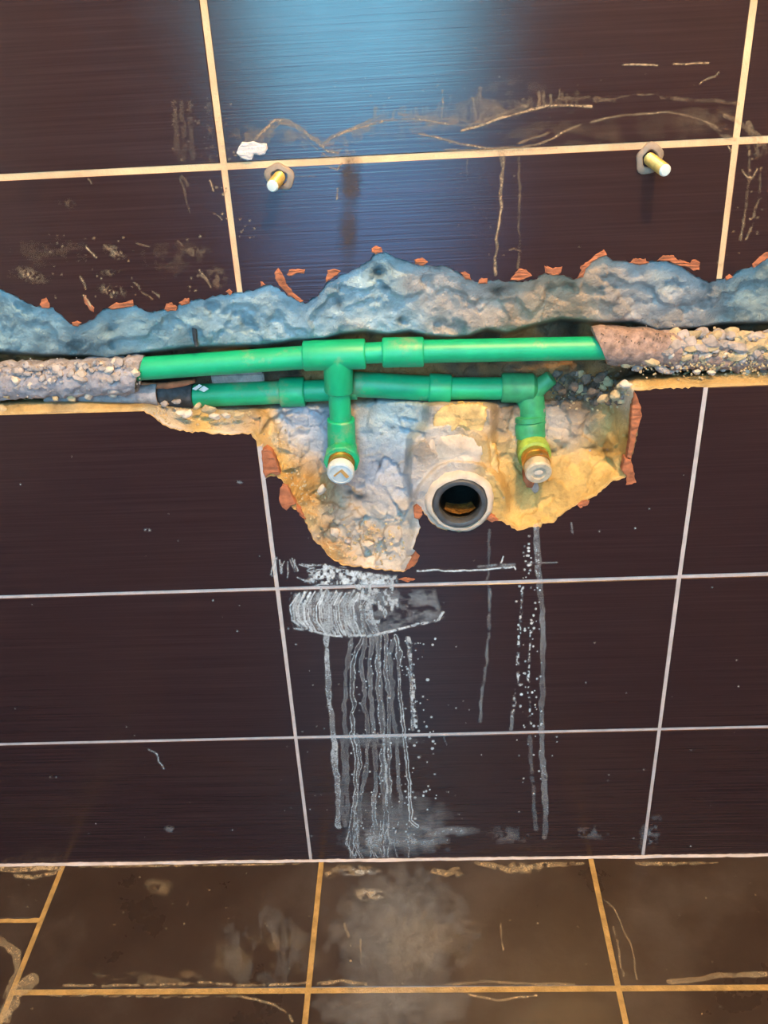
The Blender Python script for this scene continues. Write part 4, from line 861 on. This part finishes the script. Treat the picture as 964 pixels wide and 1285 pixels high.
for i in range(13):
    q = random.Random(i+400); x = 436+i*6.5; w.line([(x,921),(x+q.uniform(-2,2),930)], 3, .25, brk=.3, seed=i)
w.build('white_wash_glow', M_FILMW, lab='streaky white wash and drips dried below the hole, cool glow painted at the foot')
# right-hand drips
w = Wash(585,655,720,1075)
w.line([(673,660),(675,700),(678,740),(682,790),(681,850),(680,920),(683,980),(685,1030),(683,1050)], 6.5, .30, .35, seed=1, brk=.12, sc=4); w.line([(672,660),(673,690),(676,722)], 6, .5, .2, brk=.35, sc=3, seed=2)
w.dots(60, 648,680, 735,915, .6,1.7, .85, 5); w.dots(18, 655,668, 672,725, .7,1.7, .8, 6); w.dots(14, 645,700, 920,1010, .5,1.3, .6, 7)
w.line([(657,737),(652,790),(650,840),(646,880),(643,895)], 3.5, .7, brk=.55, sc=3, seed=3); w.line([(643,893),(641,914)], 5, .30, seed=4); w.line([(668,780),(664,850),(666,915)], 3, .75, brk=.58, sc=2.5, seed=9)
w.line([(615,740),(614,790),(611,830),(604,870),(602,905)], 4, .20, brk=.3, seed=5); w.line([(665,925),(669,980),(672,1040)], 5, .15, brk=.3, seed=6); w.line([(613,600+65),(613,735)], 4, .10, seed=7)
w.line([(655,670),(697,668)],1.2,.0,seed=1); w.line([(660,706),(698,706)], 1.5, .4, brk=.4, seed=8); w.line([(716,645),(718,672)],2.5,.3,brk=.4,seed=9)
w.build('pale_drips', M_FILMT if False else M_FILMW, lab='pale speckled drips below the right outlet')
w = Wash(515,695,660,726)
w.line([(524,716),(550,714.5),(560,716),(600,715),(645,711),(647,714)], 2.2, .9, brk=.2, seed=1); w.line([(600,711),(630,709),(646,708)], 4, .3, brk=.3, seed=2); w.line([(629,706),(631,698)], 2, .6, seed=3); w.line([(528,690),(534,688)],2,.9)
w.build('white_scrape', M_FILMW)
# tan curves above the top joint
w = Wash(205,70,964,235)
def L(p, ww_, k, **a): w.line(p, ww_, k, **a)
L([(302,198),(318,178),(330,165),(345,151),(362,151),(378,162),(398,178),(412,190),(424,192)], 4, .65, brk=.2, seed=1)
L([(340,165),(350,153),(370,158),(392,172),(408,183),(418,180)], 5, .5, brk=.3, seed=2); L([(378,170),(395,185),(410,196),(425,197)], 3, .4, brk=.3, seed=3)
L([(403,182),(420,170),(440,163),(462,157),(480,152)], 4, .55, brk=.2, seed=4); L([(410,176),(432,165),(455,156),(478,145)], 3, .45, brk=.3, seed=5)
L([(470,152),(500,150),(530,150),(560,155),(585,158)], 3.5, .5, brk=.2, seed=6); L([(500,143),(530,147),(560,149),(590,152)], 3, .4, brk=.3, seed=7)
L([(526,168),(550,173),(575,180),(610,186),(650,186),(680,180),(697,172),(712,163),(728,156)], 3, .65, brk=.15, seed=8)
L([(580,164),(600,158),(638,145),(665,138),(687,132),(715,132),(743,134)], 3.4, .85, brk=.1, seed=9); L([(590,157),(610,150),(640,140),(660,133)], 5, .4, brk=.3, seed=10)
L([(743,153),(758,149),(790,144),(838,141),(864,145),(885,152),(900,160)], 2.6, .55, brk=.15, seed=11); L([(880,148),(897,160),(912,172),(921,174)], 7, .32, brk=.3, seed=12); L([(910,145),(925,150),(940,165),(950,180)], 6, .4, brk=.3, seed=13)
L([(781,81),(800,81),(826,82)], 2, .85, brk=.15, seed=14); L([(847,80),(870,80),(889,79)], 2.4, .8, brk=.15, seed=15); L([(879,105),(888,98),(898,96),(902,91)], 2.2, .6, brk=.2, seed=16)
L([(745,127),(770,124),(800,118),(824,118)], 2.2, .35, brk=.35, seed=17); L([(830,122),(860,125),(900,126),(925,130)], 5, .25, brk=.4, seed=18); L([(700,125),(740,122),(770,126)], 5, .28, brk=.4, seed=19); L([(650,180),(668,174),(690,166)], 3, .4, brk=.3, seed=20)
L([(560,188),(600,189),(640,189),(700,186)], 3, .4, brk=.3, seed=21)
for i in range(60):                                   # vertical brushed spikes
    q = random.Random(i+5); x = 470+i*4.3+q.uniform(-2,2); b_ = np.interp(x, [470,560,600,660,730],[152,150,150,136,130]); h = q.uniform(6,30)*(1.3 if 555 < x < 610 else .7)
    L([(x,b_),(x+q.uniform(-1,1),b_-h)], q.uniform(2,5), q.uniform(.12,.38), brk=.25, seed=i)
for i in range(10):
    q = random.Random(i+45); x = 312+i*3; L([(x,190-q.uniform(0,20)),(x+4,180-q.uniform(10,30))], 5, .22, brk=.3, seed=i)
w.blob(370,170,40,16,.30,.42,7,seed=50,ang=.4); w.blob(450,168,50,12,.28,.42,6,seed=51,ang=-.4); w.blob(560,150,70,16,.30,.42,6,seed=52,sy=2); w.blob(700,170,120,22,.12,.45,9,seed=53,sx=2); w.blob(880,150,60,26,.16,.45,9,seed=54,sx=1.5); w.blob(430,190,25,8,.35,.4,5,seed=3); w.blob(640,135,90,14,.28,.45,8,seed=4,sx=2); w.blob(520,165,60,16,.12,.4,8,seed=5); w.blob(820,160,130,25,.07,.35,14,seed=6,sx=2); w.blob(310,175,25,20,.25,.45,6,seed=9); w.blob(640,110,60,14,.08,.4,10,seed=10)
for x in (218,228,238,262): L([(x,130),(x+2,160),(x+4,200)], 7, .13, brk=.4, seed=x)
w.dots(30, 215,290,120,205,.5,1.4,.45,9); w.dots(10,284,300,185,200,.8,2,.8,10); w.dots(40, 420,940,90,180,.4,1.2,.4,11)
w.build('tan_swirls', M_FILMT, lab='sandy swirls and splashes dried above the top joint')
w = Wash(0,195,300,412)
def L(p, ww_, k, **a): w.line(p, ww_, k, **a)
for i, (x, y, x1, y1, t, k) in enumerate([(108,310,120,323,2.5,.8),(101,347,107,362,3,.7),(104,371,116,386,3,.9),(130,308,150,320,4,.5),(173,305,187,309,2,.8),(222,303,228,308,2,.6),(250,338,264,360,2.2,.8),(252,345,262,355,3,.5),(263,226,268,240,2,.7),(170,355,176,362,2,.6),(178,366,192,376,2,.5),(192,365,200,372,2,.5),(112,224,115,230,1.6,.6),(268,268,278,276,2,.6),(226,222,238,265,3,.25),(228,222,236,232,4,.4)]): L([(x,y),((x+x1)/2+1,(y+y1)/2),(x1,y1)], t, k, brk=.2, seed=i)
w.blob(35,345,26,10,.6,.42,3,seed=1,ang=.25); w.blob(143,316,16,8,.7,.5,3,seed=2,ang=.4); w.blob(140,365,20,9,.75,.5,2.5,seed=3,ang=.25); w.blob(140,342,16,5,.4,.5,3,seed=4); w.blob(272,347,16,12,.4,.45,4,seed=5,ang=1); w.blob(85,255,12,8,.2,.4,5,seed=6); w.blob(60,315,60,22,.10,.45,10,seed=7); w.blob(215,325,50,30,.10,.45,9,seed=8); w.blob(245,316,20,8,.3,.5,4,seed=11)
w.dots(40, 60,260,290,380,.5,1.6,.6,4); w.dots(8, 270,285,235,280,.8,1.8,.85,5)
w.build('pale_scuffs', M_FILMT, lab='pale scuffs on the left broken tile')
# drips on the row below the top joint
w = Wash(300,185,760,360)
L([(631,194),(630,215),(629,240),(628,265),(624,300),(621,345)], 3.2, .75, brk=.12, sc=5, seed=1); L([(629,190),(631,206)], 7, .6, brk=.1, seed=2); L([(651,197),(653,240),(652,290),(650,335)], 3.5, .28, brk=.3, seed=3); L([(640,314),(647,312),(654,315)],1.6,.6,seed=4)
L([(408,208),(424,213),(430,206)], 2.5, .7, seed=5); L([(424,236),(423,250)], 2, .8, seed=6); L([(330,223),(338,223)],1.2,.3,seed=7); L([(364,221),(395,221)],1.2,.3,seed=8); L([(586,198),(588,232)], 2, .25, brk=.3, seed=9)
w.dots(10,300,320,275,300,.6,1.5,.7,3); w.dots(14,560,740,210,330,.5,1.1,.4,4)
w.build('tan_drips', M_FILMT, lab='thin sandy drips below the top joint')
w = Wash(400,195,480,350); w.blob(440,225,15,45,.75,.15,9,seed=1,sx=.6,sy=4); w.blob(438,290,15,60,.6,.2,9,seed=2,sx=.6,sy=4); w.build('brown_streak', M_FILMB, lab='broad dull brown streak below the top joint', off=.0003)
w = Wash(900,150,964,340)
L([(941,190),(940,230),(936,262),(930,300)], 3.5, .4, brk=.35, seed=1); L([(955,210),(952,250),(944,280),(938,300)], 3, .45, brk=.4, seed=2); L([(931,213),(938,222),(945,222),(951,212)], 2.5, .6, brk=.1, seed=3); L([(938,155),(945,165),(955,172),(962,190)], 6, .35, brk=.3, seed=4); L([(914,183),(918,191)], 2.5, .95, seed=5)
w.blob(895,328,16,14,.4,.5,4,seed=5); w.blob(950,185,16,16,.3,.45,5,seed=6); w.dots(16,905,962,170,320,.6,1.6,.6,6)
w.build('tan_drips', M_FILMT)
# assorted specks and faint smears on the lower tiles
w = Wash(0,545,964,1078)
w.dots(70, 0,964,560,1070,.5,1.2,.5,21); L([(187,940),(197,945),(200,955),(205,965)], 2, .35, brk=.3, seed=1); w.blob(212,1040,8,5,.25,.4,3,seed=2); w.blob(185,665,7,3,.4,.4,3,seed=3); w.blob(300,605,6,3,.3,.4,3,seed=5)
w.blob(815,1045,16,26,.22,.45,5,seed=7,ang=.3); w.blob(740,1045,30,12,.12,.4,6,seed=8); w.blob(640,1048,40,14,.12,.4,8,seed=9)
w.build('pale_specks', M_FILMW, lab='scattered pale specks on the lower tiles')
# floor splashes
w = Wash(0,1082,964,1285)
L([(80,1237),(140,1237),(200,1236),(260,1233),(300,1237),(360,1236),(388,1233)], 3.5, .55, brk=.35, seed=1); L([(60,1249),(150,1250),(220,1251),(300,1250)], 3, .4, brk=.5, seed=2)
L([(300,1251),(320,1254),(345,1261),(362,1272),(368,1282)], 3, .5, brk=.3, seed=3); L([(400,1235),(430,1231),(460,1236)], 4, .5, brk=.3, seed=4); L([(570,1236),(610,1231),(640,1234),(720,1236)], 4, .45, brk=.3, seed=5)
L([(590,1248),(625,1256),(650,1252),(672,1250)], 3, .65, brk=.25, seed=6); L([(840,1232),(880,1229),(905,1224),(964,1223)], 7, .55, brk=.15, seed=7); L([(758,1130),(772,1140),(782,1165),(795,1195),(800,1230)], 2, .5, brk=.1, seed=8); L([(770,1165),(776,1190),(782,1225)], 3, .4, brk=.3, seed=9)
L([(628,1160),(632,1193)], 1.8, .55, brk=.3, seed=10); L([(0,1090),(20,1092),(60,1088),(78,1090)], 7, .8, brk=.25, seed=11); L([(20,1100),(45,1101),(70,1095)], 5, .6, brk=.3, seed=12); L([(0,1180),(20,1195),(22,1220),(8,1250)], 10, .4, brk=.2, seed=13); L([(40,1230),(18,1250),(4,1280)], 18, .55, brk=.2, seed=14)
L([(545,1093),(560,1098),(575,1092)], 8, .5, brk=.3, seed=15); L([(800,1083),(830,1084),(900,1081)], 6, .55, brk=.35, seed=16); L([(600,1082),(640,1092),(680,1086),(730,1083)], 7, .6, brk=.35, seed=17); L([(100,1088),(240,1086),(390,1084)], 3, .5, brk=.4, seed=18)
w.blob(650,1090,28,8,.7,.45,5,seed=19); w.blob(560,1096,22,7,.6,.5,5,seed=20); w.blob(200,1113,22,12,.28,.4,8,seed=21); w.blob(465,1122,22,9,.55,.35,5,seed=22,sx=1.6); w.blob(440,1092,40,8,.4,.4,6,seed=23); w.blob(414,1096,8,8,.6,.4,4,seed=24)
w.blob(330,1200,90,40,.13,.4,22,seed=25,sx=1.5); w.blob(530,1180,90,60,.12,.4,25,seed=26); w.blob(200,1230,120,14,.18,.45,9,seed=27,sx=2); w.blob(700,1270,120,30,.07,.4,20,seed=28)
w.dots(70,20,960,1095,1280,.5,1.2,.55,29); L([(453,1180),(455,1210)],2,.4,brk=.3,seed=30); L([(432,1160),(438,1175)],3,.35,brk=.3,seed=31)
w.build('floor_splashes', M_FILMF, floor=True, res=.0008, lab='sandy splashes and smears dried on the floor tiles')
#print('glass bounds', [tuple(round(float(c),2) for c in (lambda v,t:(CAM[0]+v[0]*t, CAM[2]+v[2]*t))(*(lambda v:(v,(.755+1.75+.755-.755)/v[1]))(M@np.array([(a-482)/F_PX,1.,(642.5-b)/F_PX])))) for a,b in ((350,0),(600,0),(350,150),(600,150),(290,350),(560,350))])
w = Wash(280,1084,720,1285); w.blob(500,1170,100,95,.16,.12,40,seed=60,sy=3); w.blob(490,1262,110,60,.14,.12,40,seed=61); w.blob(330,1190,70,60,.10,.3,24,seed=63,sx=.6,sy=2); w.blob(466,1122,22,9,.5,.35,5,seed=22,sx=1.6); w.blob(450,1094,40,7,.5,.4,5,seed=65,sx=2)  # broad blobs paint the cool glow on the floor, small ones are smears
w.build('painted_glow', M_FILMW, floor=True, res=.0012, off=.0002, lab='thin pale film painting the cool glow on the middle floor tile, with dried smears')
